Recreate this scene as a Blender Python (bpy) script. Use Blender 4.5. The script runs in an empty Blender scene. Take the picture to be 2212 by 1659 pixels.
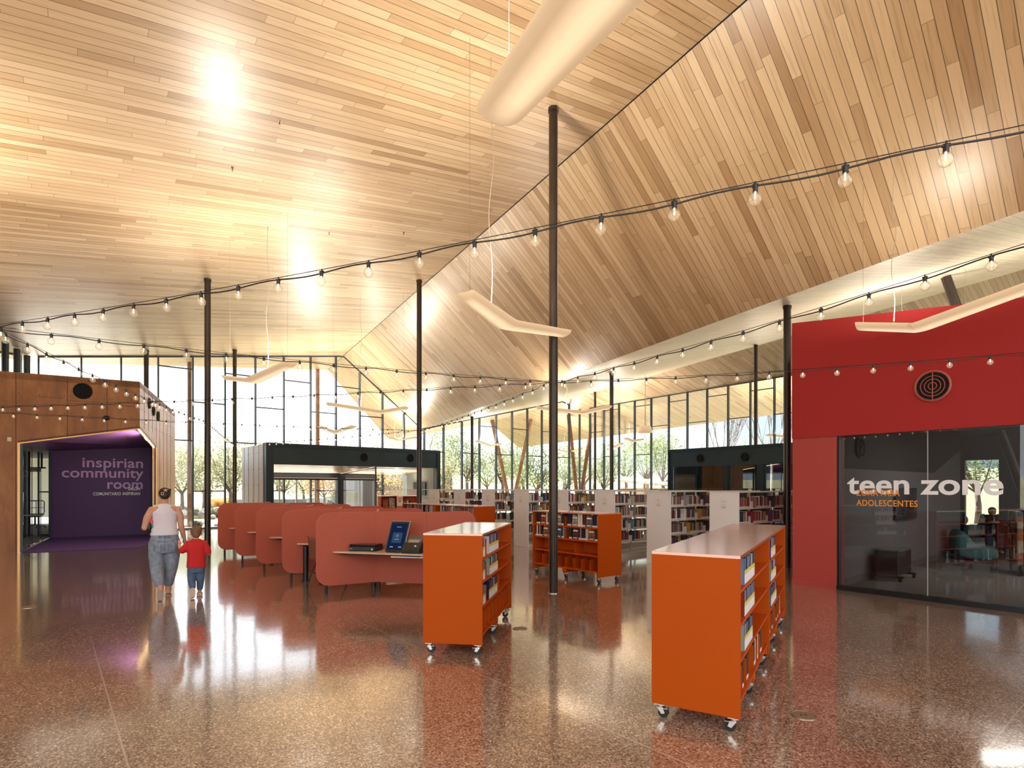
import bpy, bmesh, math, random
from mathutils import Vector, Matrix
random.seed(7)
SC = bpy.context.scene
COL = SC.collection
W_PX, H_PX, FPX, CX, HY, CAMZ = 2212, 1659, 1222.0, 1106.0, 1051.0, 1.65

# ------------------------------------------------------------------ camera
cam_d = bpy.data.cameras.new('camera')
cam = bpy.data.objects.new('camera', cam_d); COL.objects.link(cam)
cam.location = (0, 0, CAMZ); cam.rotation_euler = (math.radians(90), 0, 0)
cam_d.sensor_width = 36; cam_d.lens = 36*FPX/W_PX
cam_d.shift_y = (HY-H_PX/2)/W_PX
cam_d.clip_start = .05; cam_d.clip_end = 2000
SC.camera = cam

# ------------------------------------------------------------------ world, sun, exposure
EXPO = 1.85
SKY = 0.31
SKYB = 2.3
SUN = 6.0
UPW = 84.0
w = bpy.data.worlds.new('world'); SC.world = w; w.use_nodes = True
nt = w.node_tree; nt.nodes.clear()
o_ = nt.nodes.new('ShaderNodeOutputWorld'); b_ = nt.nodes.new('ShaderNodeBackground')
# hazy bright sky: white glow round the sun (front left), pale blue to the right, added fill brightness overhead and behind
tcw = nt.nodes.new('ShaderNodeTexCoord')
def wm_(op, a, b=None):
    n = nt.nodes.new('ShaderNodeMath'); n.operation = op; n.use_clamp = False
    for i, x in enumerate((a, b)):
        if x is None: continue
        if isinstance(x, (int, float)): n.inputs[i].default_value = x
        else: nt.links.new(x, n.inputs[i])
    return n.outputs[0]
def wdot(v):
    n = nt.nodes.new('ShaderNodeVectorMath'); n.operation = 'DOT_PRODUCT'; nt.links.new(tcw.outputs['Generated'], n.inputs[0]); n.inputs[1].default_value = v; return n.outputs['Value']
def wmap(x, a, b):
    n = nt.nodes.new('ShaderNodeMapRange'); n.interpolation_type = 'SMOOTHSTEP'; nt.links.new(x, n.inputs[0]); n.inputs[1].default_value = a; n.inputs[2].default_value = b; return n.outputs[0]
def wmix(f, a, b):
    n = nt.nodes.new('ShaderNodeMix'); n.data_type = 'RGBA'; n.clamp_result = False; nt.links.new(f, n.inputs[0])
    for i, x in ((6, a), (7, b)):
        if isinstance(x, tuple): n.inputs[i].default_value = (*x, 1)
        else: nt.links.new(x, n.inputs[i])
    return n.outputs[2]
hz = wmix(wmap(wdot((-.62, .78, .1)), .30, 1.0), (.52, .70, .86), (2.5, 2.6, 2.75))       # horizon colour
up_ = wmix(wmap(wdot((0, 0, 1)), .10, .55), hz, (1.9, 2.15, 2.45))
bk = wmix(wmap(wdot((.25, -.97, .0)), -.15, .6), up_, (SKYB*1.0, SKYB*.97, SKYB*.93))
nt.links.new(bk, b_.inputs[0]); b_.inputs[1].default_value = SKY; nt.links.new(b_.outputs[0], o_.inputs[0])
sl = bpy.data.lights.new('sun', 'SUN'); sl.energy = SUN; sl.angle = math.radians(.6); sl.color = (1, .93, .82)
sun = bpy.data.objects.new('sun', sl); COL.objects.link(sun)
sv = Vector((-math.sin(math.radians(38))*math.cos(math.radians(44)), math.cos(math.radians(38))*math.cos(math.radians(44)), math.sin(math.radians(44))))
sun.rotation_euler = sv.to_track_quat('Z', 'Y').to_euler(); sun.location = (-20, 40, 40)
vs = SC.view_settings
vs.view_transform = 'Standard'; vs.look = 'None'; vs.gamma = 1; vs.exposure = EXPO; vs.use_curve_mapping = False
SC.cycles.use_denoising = True
SC.cycles.max_bounces = 8; SC.cycles.diffuse_bounces = 6; SC.cycles.glossy_bounces = 4
SC.cycles.transparent_max_bounces = 24; SC.cycles.transmission_bounces = 6
SC.cycles.caustics_reflective = False; SC.cycles.caustics_refractive = False
SC.cycles.sample_clamp_indirect = 6

# ------------------------------------------------------------------ projection helpers
def PZ(u, v, z):            # point of height z that shows at pixel u, v
    d = (z-CAMZ)*FPX/(HY-v); return Vector(((u-CX)/FPX*d, d, z))
def FLR(u, v): return PZ(u, v, 0)
def PD(u, v, d): return Vector(((u-CX)/FPX*d, d, CAMZ+(HY-v)/FPX*d))
A2 = Vector((-.635, .7725, 0)); B2 = Vector((.7725, .635, 0)); Z3 = Vector((0, 0, 1))
def V(*a): return Vector(a)
def V3(p, z): return Vector((p[0], p[1], z))

# roof planes
PLA = (6.825, .134, .0696); PLB = (12.30, -.658, -.3797); PLC = (3.03, .23, .0901); PLD = (13.05, -.1754, -.1643)
def pz(pl, x, y): return pl[0]+pl[1]*x+pl[2]*y
def roofz(x, y): return max(min(pz(PLA, x, y), pz(PLB, x, y)), min(pz(PLC, x, y), pz(PLD, x, y)))

# ------------------------------------------------------------------ tagging
def tag(o, label=None, cat=None, group=None, kind=None):
    if label: o['label'] = label
    if cat: o['category'] = cat
    if group: o['group'] = group
    if kind: o['kind'] = kind
    return o
def thing(name, label, cat, loc=(0, 0, 0), group=None, rotz=0):
    o = bpy.data.objects.new(name, None); COL.objects.link(o)
    o.location = loc; o.rotation_euler = (0, 0, rotz); o.empty_display_size = .1
    return tag(o, label, cat, group)
def wloc(o):
    p = Vector((0, 0, 0))
    while o is not None: p = p+o.location; o = o.parent
    return p

# ------------------------------------------------------------------ mesh builder
class Fr:
    def __init__(s, o, ux, uy, uz=(0, 0, 1)):
        s.o = Vector(o); s.x = Vector(ux); s.y = Vector(uy); s.z = Vector(uz)
        if len(s.o) == 2: s.o = s.o.to_3d()
    def p(s, x, y, z=0): return s.o+s.x*x+s.y*y+s.z*z
WF = Fr((0, 0, 0), (1, 0, 0), (0, 1, 0))
class MB:
    def __init__(s): s.v = []; s.f = []; s.m = []; s.uv = {}
    def add(s, vs, fs, m=0):
        b = len(s.v); s.v += [Vector(q) for q in vs]
        for f in fs: s.f.append(tuple(b+i for i in f)); s.m.append(m)
        return s
    def box(s, x0, x1, y0, y1, z0, z1, m=0, fr=WF):
        P = [fr.p(x, y, z) for x in (x0, x1) for y in (y0, y1) for z in (z0, z1)]
        F = [(0, 1, 3, 2), (4, 6, 7, 5), (0, 4, 5, 1), (2, 3, 7, 6), (0, 2, 6, 4), (1, 5, 7, 3)]
        if fr.x.cross(fr.y).dot(fr.z)*(x1-x0)*(y1-y0)*(z1-z0) < 0: F = [f[::-1] for f in F]
        return s.add(P, F, m)
    def prism(s, pts, z0, z1, m=0, fr=WF):   # pts 2-D polygon in frame
        n = len(pts); ar = sum(pts[i][0]*pts[(i+1) % n][1]-pts[(i+1) % n][0]*pts[i][1] for i in range(n))
        if ar < 0: pts = pts[::-1]
        b = [fr.p(p[0], p[1], z0) for p in pts]; t = [fr.p(p[0], p[1], z1) for p in pts]
        F = [tuple(range(n))[::-1], tuple(range(n, 2*n))]+[(i, (i+1) % n, n+(i+1) % n, n+i) for i in range(n)]
        if fr.x.cross(fr.y).dot(fr.z) < 0: F = [f[::-1] for f in F]
        return s.add(b+t, F, m)
    def slab(s, pts, off, m=0):              # 3-D polygon extruded by a vector
        n = len(pts); off = Vector(off); a = [Vector(p) for p in pts]; b = [p+off for p in a]
        F = [tuple(range(n)), tuple(range(n, 2*n))[::-1]]+[(i, n+i, n+(i+1) % n, (i+1) % n) for i in range(n)]
        return s.add(a+b, F, m)
    def cyl(s, p0, p1, r0, r1=None, n=16, m=0, caps=True, flat=None):
        p0 = Vector(p0); p1 = Vector(p1); r1 = r0 if r1 is None else r1
        d = (p1-p0).normalized(); a = d.orthogonal().normalized() if flat is None else Vector(flat); b = d.cross(a)
        vs = []
        for p, r in ((p0, r0), (p1, r1)):
            for i in range(n):
                t = 2*math.pi*i/n; vs.append(p+(a*math.cos(t)+b*math.sin(t))*r)
        F = [(i, (i+1) % n, n+(i+1) % n, n+i) for i in range(n)]
        if caps: F += [tuple(range(n))[::-1], tuple(range(n, 2*n))]
        return s.add(vs, F, m)
    def tube(s, pts, r, n=8, m=0):           # swept tube, r number or list
        pts = [Vector(p) for p in pts]; R = r if isinstance(r, (list, tuple)) else [r]*len(pts)
        vs = []; prev = None
        for i, p in enumerate(pts):
            d = (pts[min(i+1, len(pts)-1)]-pts[max(i-1, 0)]).normalized()
            a = d.orthogonal().normalized() if prev is None else (prev-d*prev.dot(d)).normalized()
            prev = a; b = d.cross(a)
            for k in range(n):
                t = 2*math.pi*k/n; vs.append(p+(a*math.cos(t)+b*math.sin(t))*R[i])
        F = []
        for i in range(len(pts)-1):
            for k in range(n): F.append((i*n+k, i*n+(k+1) % n, (i+1)*n+(k+1) % n, (i+1)*n+k))
        F += [tuple(range(n))[::-1], tuple(range((len(pts)-1)*n, len(pts)*n))]
        return s.add(vs, F, m)
    def ell(s, c, rx, ry, rz, m=0, nu=16, nv=10, fr=None):
        c = Vector(c); fr = fr or WF; vs = []; F = []
        for j in range(1, nv):
            ph = math.pi*j/nv
            for i in range(nu):
                th = 2*math.pi*i/nu
                vs.append(c+fr.x*(rx*math.sin(ph)*math.cos(th))+fr.y*(ry*math.sin(ph)*math.sin(th))+fr.z*(rz*math.cos(ph)))
        vs += [c+fr.z*rz, c-fr.z*rz]; T = len(vs)-2
        for j in range(nv-2):
            for i in range(nu): F.append((j*nu+i, (j+1)*nu+i, (j+1)*nu+(i+1) % nu, j*nu+(i+1) % nu))
        for i in range(nu): F += [(T, i, (i+1) % nu), (T+1, (nv-2)*nu+(i+1) % nu, (nv-2)*nu+i)]
        return s.add(vs, F, m)
    def lathe(s, c, prof, n=20, m=0, ax=Z3, caps=True):
        c = Vector(c); ax = Vector(ax); a = ax.orthogonal().normalized(); b = ax.cross(a); vs = []; F = []
        for r, z in prof:
            for i in range(n):
                t = 2*math.pi*i/n; vs.append(c+ax*z+(a*math.cos(t)+b*math.sin(t))*r)
        for j in range(len(prof)-1):
            for i in range(n): F.append((j*n+i, j*n+(i+1) % n, (j+1)*n+(i+1) % n, (j+1)*n+i))
        if caps: F += [tuple(range(n))[::-1], tuple(range((len(prof)-1)*n, len(prof)*n))]
        return s.add(vs, F, m)
    def loft(s, rings, m=0, caps=True, closed=True):
        n = len(rings[0]); vs = [p for r in rings for p in r]; F = []
        for j in range(len(rings)-1):
            for i in range(n if closed else n-1): F.append((j*n+i, j*n+(i+1) % n, (j+1)*n+(i+1) % n, (j+1)*n+i))
        if caps: F += [tuple(range(n))[::-1], tuple(range((len(rings)-1)*n, len(rings)*n))]
        return s.add(vs, F, m)
    def build(s, name, mats, parent=None, smooth=False, bevel=0, origin=None, local=False, autosm=None):
        me = bpy.data.meshes.new(name)
        if origin is None: origin = wloc(parent) if (parent and not local) else Vector((0, 0, 0))
        if parent is None and origin == Vector((0, 0, 0)) and not local and s.v:
            n = len(s.v); c = sum(s.v, Vector((0, 0, 0)))/n; origin = Vector((c.x, c.y, min(v.z for v in s.v)))
        off = Vector((0, 0, 0)) if local else Vector(origin)
        me.from_pydata([v-off for v in s.v], [], s.f)
        if not isinstance(mats, (list, tuple)): mats = [mats]
        for mt in mats: me.materials.append(mt)
        me.polygons.foreach_set('material_index', s.m)
        if smooth: me.polygons.foreach_set('use_smooth', [True]*len(s.f))
        me.update()
        if autosm:
            me.polygons.foreach_set('use_smooth', [True]*len(s.f))
            bm = bmesh.new(); bm.from_mesh(me); 
            for e in bm.edges:
                if len(e.link_faces) == 2 and e.calc_face_angle(0) > math.radians(autosm): e.smooth = False
            bm.to_mesh(me); bm.free()
        o = bpy.data.objects.new(name, me); COL.objects.link(o)
        if parent: o.parent = parent; o.location = (0, 0, 0)
        else: o.location = origin
        if bevel:
            b = o.modifiers.new('bevel', 'BEVEL'); b.width = bevel; b.segments = 2; b.limit_method = 'ANGLE'; b.angle_limit = math.radians(40)
        return o
def dupl(src, parent=None, loc=None, rotz=None):
    c = src.copy(); COL.objects.link(c); c.parent = parent
    if loc is not None: c.location = loc
    if rotz is not None: c.rotation_euler = (0, 0, rotz)
    return c
def dup_tree(src, loc, rotz=0, label=None, group=None):
    r = dupl(src, None, loc, rotz)
    if label: r['label'] = label
    if group: r['group'] = group
    for ch in list(src.children):
        c = dupl(ch, r)
        for g in list(ch.children): dupl(g, c)
    return r

# ------------------------------------------------------------------ materials
def M(name, col, rough=.5, metal=0, spec=.5, coat=0, bump=None, var=None, emis=None, estr=0, sheen=0, crough=.03, trans=0):
    m = bpy.data.materials.new(name); m.use_nodes = True; t = m.node_tree; b = t.nodes['Principled BSDF']
    b.inputs['Base Color'].default_value = (*col, 1); b.inputs['Roughness'].default_value = rough
    b.inputs['Metallic'].default_value = metal; b.inputs['Specular IOR Level'].default_value = spec
    b.inputs['Coat Weight'].default_value = coat; b.inputs['Coat Roughness'].default_value = crough
    b.inputs['Sheen Weight'].default_value = sheen
    if emis: b.inputs['Emission Color'].default_value = (*emis, 1); b.inputs['Emission Strength'].default_value = estr
    if trans: b.inputs['Transmission Weight'].default_value = trans
    tc = t.nodes.new('ShaderNodeTexCoord')
    if var:      # (scale, amount[, (sx,sy,sz)])
        mp = t.nodes.new('ShaderNodeMapping'); mp.inputs['Scale'].default_value = var[2] if len(var) > 2 else (1, 1, 1)
        n = t.nodes.new('ShaderNodeTexNoise'); n.inputs['Scale'].default_value = var[0]; n.inputs['Detail'].default_value = 5
        t.links.new(tc.outputs['Object'], mp.inputs[0]); t.links.new(mp.outputs[0], n.inputs['Vector'])
        mr = t.nodes.new('ShaderNodeMapRange'); mr.inputs[1].default_value = .3; mr.inputs[2].default_value = .7
        mr.inputs[3].default_value = 1-var[1]; mr.inputs[4].default_value = 1+var[1]
        t.links.new(n.outputs[0], mr.inputs[0])
        mx = t.nodes.new('ShaderNodeMix'); mx.data_type = 'RGBA'; mx.blend_type = 'MULTIPLY'; mx.inputs[0].default_value = 1
        mx.inputs[6].default_value = (*col, 1); t.links.new(mr.outputs[0], mx.inputs[7]); t.links.new(mx.outputs[2], b.inputs['Base Color'])
    if bump:     # (scale, strength)
        n = t.nodes.new('ShaderNodeTexNoise'); n.inputs['Scale'].default_value = bump[0]; n.inputs['Detail'].default_value = 4
        t.links.new(tc.outputs['Object'], n.inputs['Vector'])
        bp = t.nodes.new('ShaderNodeBump'); bp.inputs['Strength'].default_value = bump[1]; bp.inputs['Distance'].default_value = bump[2] if len(bump) > 2 else .01
        t.links.new(n.outputs[0], bp.inputs['Height']); t.links.new(bp.outputs[0], b.inputs['Normal'])
    return m
def math_(t, op, a, b=None, c=None):
    n = t.nodes.new('ShaderNodeMath'); n.operation = op
    for i, x in enumerate((a, b, c)):
        if x is None: continue
        if isinstance(x, (int, float)): n.inputs[i].default_value = x
        else: t.links.new(x, n.inputs[i])
    return n.outputs[0]
def ramp(t, fac, stops, mode='LINEAR'):
    r = t.nodes.new('ShaderNodeValToRGB'); r.color_ramp.interpolation = mode
    e = r.color_ramp.elements
    while len(e) > 1: e.remove(e[-1])
    e[0].position = stops[0][0]; e[0].color = (*stops[0][1], 1)
    for p, c in stops[1:]:
        q = e.new(p); q.color = (*c, 1)
    t.links.new(fac, r.inputs[0]); return r.outputs[0]
def mixc(t, fac, a, b, mode='MIX'):
    mx = t.nodes.new('ShaderNodeMix'); mx.data_type = 'RGBA'; mx.blend_type = mode
    for i, x in ((0, fac), (6, a), (7, b)):
        if isinstance(x, (int, float)): mx.inputs[i].default_value = x
        elif isinstance(x, tuple): mx.inputs[i].default_value = (*x, 1)
        else: t.links.new(x, mx.inputs[i])
    return mx.outputs[2]
def wood_mat(name, stops, W=.13, L=1.9, gap=.062, rough=.42, groove=.12):
    m = bpy.data.materials.new(name); m.use_nodes = True; t = m.node_tree; b = t.nodes['Principled BSDF']
    uvn = t.nodes.new('ShaderNodeUVMap'); uvn.uv_map = 'UVMap'
    sp = t.nodes.new('ShaderNodeSeparateXYZ'); t.links.new(uvn.outputs[0], sp.inputs[0])
    u, v = sp.outputs[0], sp.outputs[1]
    vw = math_(t, 'DIVIDE', v, W); row = math_(t, 'FLOOR', vw); fv = math_(t, 'FRACT', vw)
    wn = t.nodes.new('ShaderNodeTexWhiteNoise'); wn.noise_dimensions = '1D'; t.links.new(row, wn.inputs['W'])
    uu = math_(t, 'ADD', math_(t, 'DIVIDE', u, L), math_(t, 'MULTIPLY', wn.outputs[0], 9.0))
    colm = math_(t, 'FLOOR', uu); fu = math_(t, 'FRACT', uu)
    cb = t.nodes.new('ShaderNodeCombineXYZ'); t.links.new(row, cb.inputs[0]); t.links.new(colm, cb.inputs[1])
    w2 = t.nodes.new('ShaderNodeTexWhiteNoise'); w2.noise_dimensions = '2D'; t.links.new(cb.outputs[0], w2.inputs['Vector'])
    base = ramp(t, w2.outputs[0], stops)
    gv = t.nodes.new('ShaderNodeCombineXYZ')
    t.links.new(math_(t, 'MULTIPLY', u, 1.4), gv.inputs[0]); t.links.new(math_(t, 'MULTIPLY', v, 26.0), gv.inputs[1])
    t.links.new(math_(t, 'MULTIPLY', w2.outputs[0], 40.0), gv.inputs[2])
    n = t.nodes.new('ShaderNodeTexNoise'); n.inputs['Scale'].default_value = 1.0; n.inputs['Detail'].default_value = 5; n.inputs['Distortion'].default_value = .8
    t.links.new(gv.outputs[0], n.inputs['Vector'])
    g = ramp(t, n.outputs[0], [(.3, (.80, .76, .70)), (.5, (1, 1, 1)), (.72, (1.0, .97, .93))])
    c1 = mixc(t, 1.0, base, g, 'MULTIPLY')
    gr = math_(t, 'LESS_THAN', fv, gap)
    ge = math_(t, 'LESS_THAN', fu, .0028)
    gm = math_(t, 'MAXIMUM', gr, math_(t, 'MULTIPLY', ge, .75))
    c2 = mixc(t, math_(t, 'MULTIPLY', gm, 1-groove), c1, (.035, .018, .008))
    t.links.new(c2, b.inputs['Base Color']); b.inputs['Roughness'].default_value = rough
    b.inputs['Specular IOR Level'].default_value = .45; b.inputs['Coat Weight'].default_value = .5; b.inputs['Coat Roughness'].default_value = .30
    return m
def glass_mat(name, tint=(1, 1, 1), ior=1.45, rough=0.0, k=1.6):
    m = bpy.data.materials.new(name); m.use_nodes = True; t = m.node_tree; t.nodes.clear()
    o = t.nodes.new('ShaderNodeOutputMaterial'); mx = t.nodes.new('ShaderNodeMixShader')
    tr = t.nodes.new('ShaderNodeBsdfTransparent'); tr.inputs[0].default_value = (*tint, 1)
    gl = t.nodes.new('ShaderNodeBsdfGlossy'); gl.inputs['Roughness'].default_value = rough
    fr = t.nodes.new('ShaderNodeFresnel'); fr.inputs[0].default_value = ior
    t.links.new(math_(t, 'MULTIPLY', fr.outputs[0], k), mx.inputs[0])
    t.links.new(tr.outputs[0], mx.inputs[1]); t.links.new(gl.outputs[0], mx.inputs[2]); t.links.new(mx.outputs[0], o.inputs[0])
    return m
def emit_mat(name, col, strength, attr=None):
    m = bpy.data.materials.new(name); m.use_nodes = True; t = m.node_tree; t.nodes.clear()
    o = t.nodes.new('ShaderNodeOutputMaterial'); e = t.nodes.new('ShaderNodeEmission')
    e.inputs[0].default_value = (*col, 1); e.inputs[1].default_value = strength
    t.links.new(e.outputs[0], o.inputs[0]); return m

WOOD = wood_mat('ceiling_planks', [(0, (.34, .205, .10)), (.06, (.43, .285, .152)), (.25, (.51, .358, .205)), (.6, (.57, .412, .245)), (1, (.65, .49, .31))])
WOODL = wood_mat('ceiling_planks_pale_lit', [(0, (.72, .60, .47)), (.3, (.78, .67, .54)), (1, (.84, .73, .60))], groove=.42)  # brighter light on this ceiling fold put into the plank colour
STEEL = M('column_steel', (.035, .024, .018), .38, .35, coat=.15, var=(9, .35, (1, 1, .3)), bump=(60, .25, .002))
STEELW = M('weathered_column', (.24, .13, .07), .6, var=(5, .3))
MULL = M('mullion_metal', (.045, .065, .08), .35, .25)
GLASS = glass_mat('clear_glass', (.97, .985, .98))
GLASSD = glass_mat('front_glass', (.80, .83, .86), ior=1.6)
GLASSR = glass_mat('partition_glass', (.97, .98, .97), k=.35)
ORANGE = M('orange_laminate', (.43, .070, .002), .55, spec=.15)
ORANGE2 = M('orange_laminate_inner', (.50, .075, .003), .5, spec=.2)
ORTOP = M('orange_top_sheen_tint', (.72, .24, .11), .22, coat=1.0, crough=.15); ORTOP.node_tree.nodes['Principled BSDF'].inputs['Coat IOR'].default_value = 2.5  # window reflections on the orange tops put into a lighter base colour
FELT = M('salmon_felt', (.45, .108, .072), .95, sheen=.4, var=(220, .22), bump=(350, .35, .003))
FELTE = M('felt_edge', (.60, .20, .12), .8)
WHITE = M('white_metal', (.76, .78, .83), .4, var=(3, .02))
CREAM = M('cream_shelf', (.74, .71, .66), .45)
BLACKM = M('black_metal', (.012, .014, .018), .4, .3)
BLACKP = M('black_plastic', (.012, .013, .015), .35)
RUBBER = M('black_rubber', (.012, .012, .013), .5)
CHROME = M('caster_chrome', (.62, .62, .60), .25, 1)
REDF = M('red_felt_wall', (.36, .016, .017), .85, sheen=.15, var=(160, .12), bump=(300, .2, .002))
REDP = M('red_painted_panel', (.40, .055, .05), .55, var=(60, .04))
DESK = M('desk_laminate', (.66, .50, .34), .35, var=(3, .08, (1, 14, 1)))
SLATE = M('slate_blue_panel', (.028, .05, .065), .38, .45, var=(1.2, .12))
SLATEF = M('slate_blue_frame', (.018, .034, .045), .35, .4)
ZINC = M('zinc_panel', (.50, .47, .44), .42, .35, var=(2, .08))
PAPER = M('page_paper', (.72, .68, .60), .8)
LABELW = M('spine_label_white', (.78, .78, .80), .6)
LABELY = M('spine_label_yellow', (.75, .62, .07), .6)
GREYW = M('grey_room_wall', (.16, .15, .15), .8)
DARKC = M('dark_ceiling_paint', (.010, .009, .010), .8)
SKIN = M('skin', (.56, .30, .20), .55, var=(12, .06))
# ================================================================== LARGE STRUCTURE
def struct(mb, name, mats, parent=None, **k):
    o = mb.build(name, mats, parent, **k)
    if parent is None: o['kind'] = 'structure'
    return o
def sthing(name, loc=(0, 0, 0)):
    o = bpy.data.objects.new(name, None); COL.objects.link(o); o.location = loc; o['kind'] = 'structure'; return o

# ---- floor: polished terrazzo with pale divider strips on the building grid
def floor_mat():
    m = bpy.data.materials.new('polished_terrazzo'); m.use_nodes = True; t = m.node_tree; b = t.nodes['Principled BSDF']
    g = t.nodes.new('ShaderNodeNewGeometry'); pos = g.outputs['Position']
    vo = t.nodes.new('ShaderNodeTexVoronoi'); vo.inputs['Scale'].default_value = 95; t.links.new(pos, vo.inputs['Vector'])
    wn = t.nodes.new('ShaderNodeTexWhiteNoise'); wn.noise_dimensions = '3D'; t.links.new(vo.outputs['Position'], wn.inputs['Vector'])
    c = ramp(t, wn.outputs[0], [(0, (.05, .028, .02)), (.08, (.15, .088, .06)), (.3, (.255, .17, .125)), (.55, (.335, .23, .172)), (.80, (.43, .31, .24)), (.93, (.54, .41, .33)), (1, (.70, .60, .50))])
    n = t.nodes.new('ShaderNodeTexNoise'); n.inputs['Scale'].default_value = 1.1; n.inputs['Detail'].default_value = 3; t.links.new(pos, n.inputs['Vector'])
    c = mixc(t, 1.0, c, ramp(t, n.outputs[0], [(.3, (.86, .84, .82)), (.7, (1.12, 1.1, 1.08))]), 'MULTIPLY')
    sp = t.nodes.new('ShaderNodeSeparateXYZ'); t.links.new(pos, sp.inputs[0]); x, y = sp.outputs[0], sp.outputs[1]
    cb = math_(t, 'ADD', math_(t, 'MULTIPLY', x, B2.x), math_(t, 'MULTIPLY', y, B2.y))
    ca = math_(t, 'ADD', math_(t, 'MULTIPLY', x, A2.x), math_(t, 'MULTIPLY', y, A2.y))
    def lines(co, off, per, hw):
        f = math_(t, 'FRACT', math_(t, 'DIVIDE', math_(t, 'SUBTRACT', co, off-hw), per)); return math_(t, 'LESS_THAN', f, 2*hw/per)
    ln = math_(t, 'MAXIMUM', lines(cb, .37, 2.57, .006), lines(ca, 3.27, 2.42, .0035))
    c = mixc(t, math_(t, 'MULTIPLY', ln, .75), c, (.50, .43, .37))
    t.links.new(c, b.inputs['Base Color'])
    b.inputs['Roughness'].default_value = .16; b.inputs['Specular IOR Level'].default_value = .5
    b.inputs['Coat Weight'].default_value = 1.0; b.inputs['Coat Roughness'].default_value = .085; b.inputs['Coat IOR'].default_value = 1.75
    n2 = t.nodes.new('ShaderNodeTexNoise'); n2.inputs['Scale'].default_value = 1.4; n2.inputs['Detail'].default_value = 2; t.links.new(pos, n2.inputs['Vector'])
    bp = t.nodes.new('ShaderNodeBump'); bp.inputs['Strength'].default_value = .10; bp.inputs['Distance'].default_value = .02
    t.links.new(n2.outputs[0], bp.inputs['Height']); t.links.new(bp.outputs[0], b.inputs['Normal']); t.links.new(bp.outputs[0], b.inputs['Coat Normal'])
    return m
FLOORM = floor_mat()
WLP = V(-12.5, 21.7, 0); WRP = V(8.43, 30.4, 0)          # points on the two glass walls
def WL(s): return WLP+B2*s
def WR(t): return WRP+A2*t
corner = WL(21.67)
fl = MB(); fpts = [(-26, -10), (30, -10), (30, WR(-15).y), tuple(WR(-8.5).xy), tuple(corner.xy), tuple(WL(-4.6).xy), (-26, 8)]
fl.prism(fpts, -.25, 0)
floor = struct(fl, 'floor', FLOORM, origin=V(0, 0, 0))

# ---- folded timber ceiling
def cx_(k, y): return {'AB': (5.475-.4493*y)/.792, 'BC': (9.27-.4698*y)/.888, 'CD': (10.02-.2544*y)/.4054}[k]
YB = -1.5
def ceil_obj(name, pts, pl, mat, dirh):
    P = [V(x, y, pz(pl, x, y)) for x, y in pts]
    mb = MB(); mb.slab(P, (0, 0, .35), 0); mb.m = [0]+[1]*(len(mb.f)-1)
    o = struct(mb, name, [mat, SLATE], origin=V(0, 0, 0))
    dx, dy = dirh; d3 = V(dx, dy, pl[1]*dx+pl[2]*dy).normalized(); nrm = V(-pl[1], -pl[2], 1).normalized(); ac = nrm.cross(d3)
    me = o.data; uvl = me.uv_layers.new(name='UVMap')
    for lp in me.loops:
        co = me.vertices[lp.vertex_index].co; uvl.data[lp.index].uv = (co.dot(d3)+40, co.dot(ac)+40)
    return o
yA, yB2, yC = 28.7, 33.4, 42.1
pAB0 = (cx_('AB', YB), YB); pAB1 = (cx_('AB', yA), yA); pBC0 = (cx_('BC', YB), YB); pBC1 = (cx_('BC', yB2), yB2)
pCD0 = (cx_('CD', YB), YB); pCD1 = (cx_('CD', yC), yC)
ceil_obj('ceiling', [(-28, YB), pAB0, pAB1, (-17.2, 19.0), (-28, 5.4)], PLA, WOOD, (1.3, 1))
ceil_obj('ceiling.001', [pAB0, pBC0, pBC1, pAB1], PLB, WOOD, B2.xy)
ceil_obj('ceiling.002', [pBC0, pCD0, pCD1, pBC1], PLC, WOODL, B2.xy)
ceil_obj('ceiling.003', [pCD0, (36, YB), (36, 2.0), (14.5, 30.2), (.57, 48.5), pCD1], PLD, WOOD, B2.xy)
tr = MB(); a0 = V(*pAB0, pz(PLA, *pAB0)); a1 = V(*pAB1, pz(PLA, *pAB1)); tr.tube([a0-Z3*.0, a1], .014, 6); struct(tr, 'trim_1', BLACKM)

# ---- glass curtain walls
def glass_wall(name, pos, dirv, ks, step, lv, sill=.05, mw=.055, md=.15, skip=()):
    root = sthing(name, pos(ks[0]*step+.22 if name == 'window_1' else ks[0]*step)); nrm = Z3.cross(dirv)
    S = lambda k: (.22+1.14*k) if name == 'window_1' else 1.143*k
    g = MB()
    fr = Fr((0, 0, 0), dirv, nrm)
    for k in ks:
        p = pos(S(k)); zt = min(roofz(*(p+dirv*a+nrm*b).xy) for a in (-mw/2, mw/2) for b in (-md, md))-.005
        MB().box(-mw/2, mw/2, -md*.5, md*.5, 0, zt, fr=Fr(p, dirv, nrm)).build('mullion', MULL, root)
    for k in ks[:-1]:
        s0, s1 = S(k), S(k+1)
        lev = lv[1] if k % 2 else lv[0]
        for z in lev:
            pm = pos((s0+s1)/2)
            if z < roofz(*pm.xy)-.25: MB().box(s0+mw/2, s1-mw/2, -.035, .035, z-.022, z+.022, fr=Fr(pos(0), dirv, nrm)).build('rail', MULL, root)
        MB().box(s0+mw/2, s1-mw/2, -.05, .05, .0, .06, fr=Fr(pos(0), dirv, nrm)).build('sill', MULL, root)
        n = 4; top = [pos(s0+(s1-s0)*i/n) for i in range(n+1)]
        pts = [V3(top[0], 0), V3(top[-1], 0)]+[V3(p, roofz(*p.xy)) for p in top[::-1]]
        g.add(pts, [tuple(range(len(pts)))])
    hs = []; s = S(ks[0])
    while s <= S(ks[-1])+1e-6: p = pos(s); hs.append(V3(p, roofz(*p.xy)-.03)); s += .19
    g2 = MB(); g2.tube(hs, .03, 6); g2.build('head_frame', MULL, root)
    g.build('glass', GLASS, root)
    return root
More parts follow.
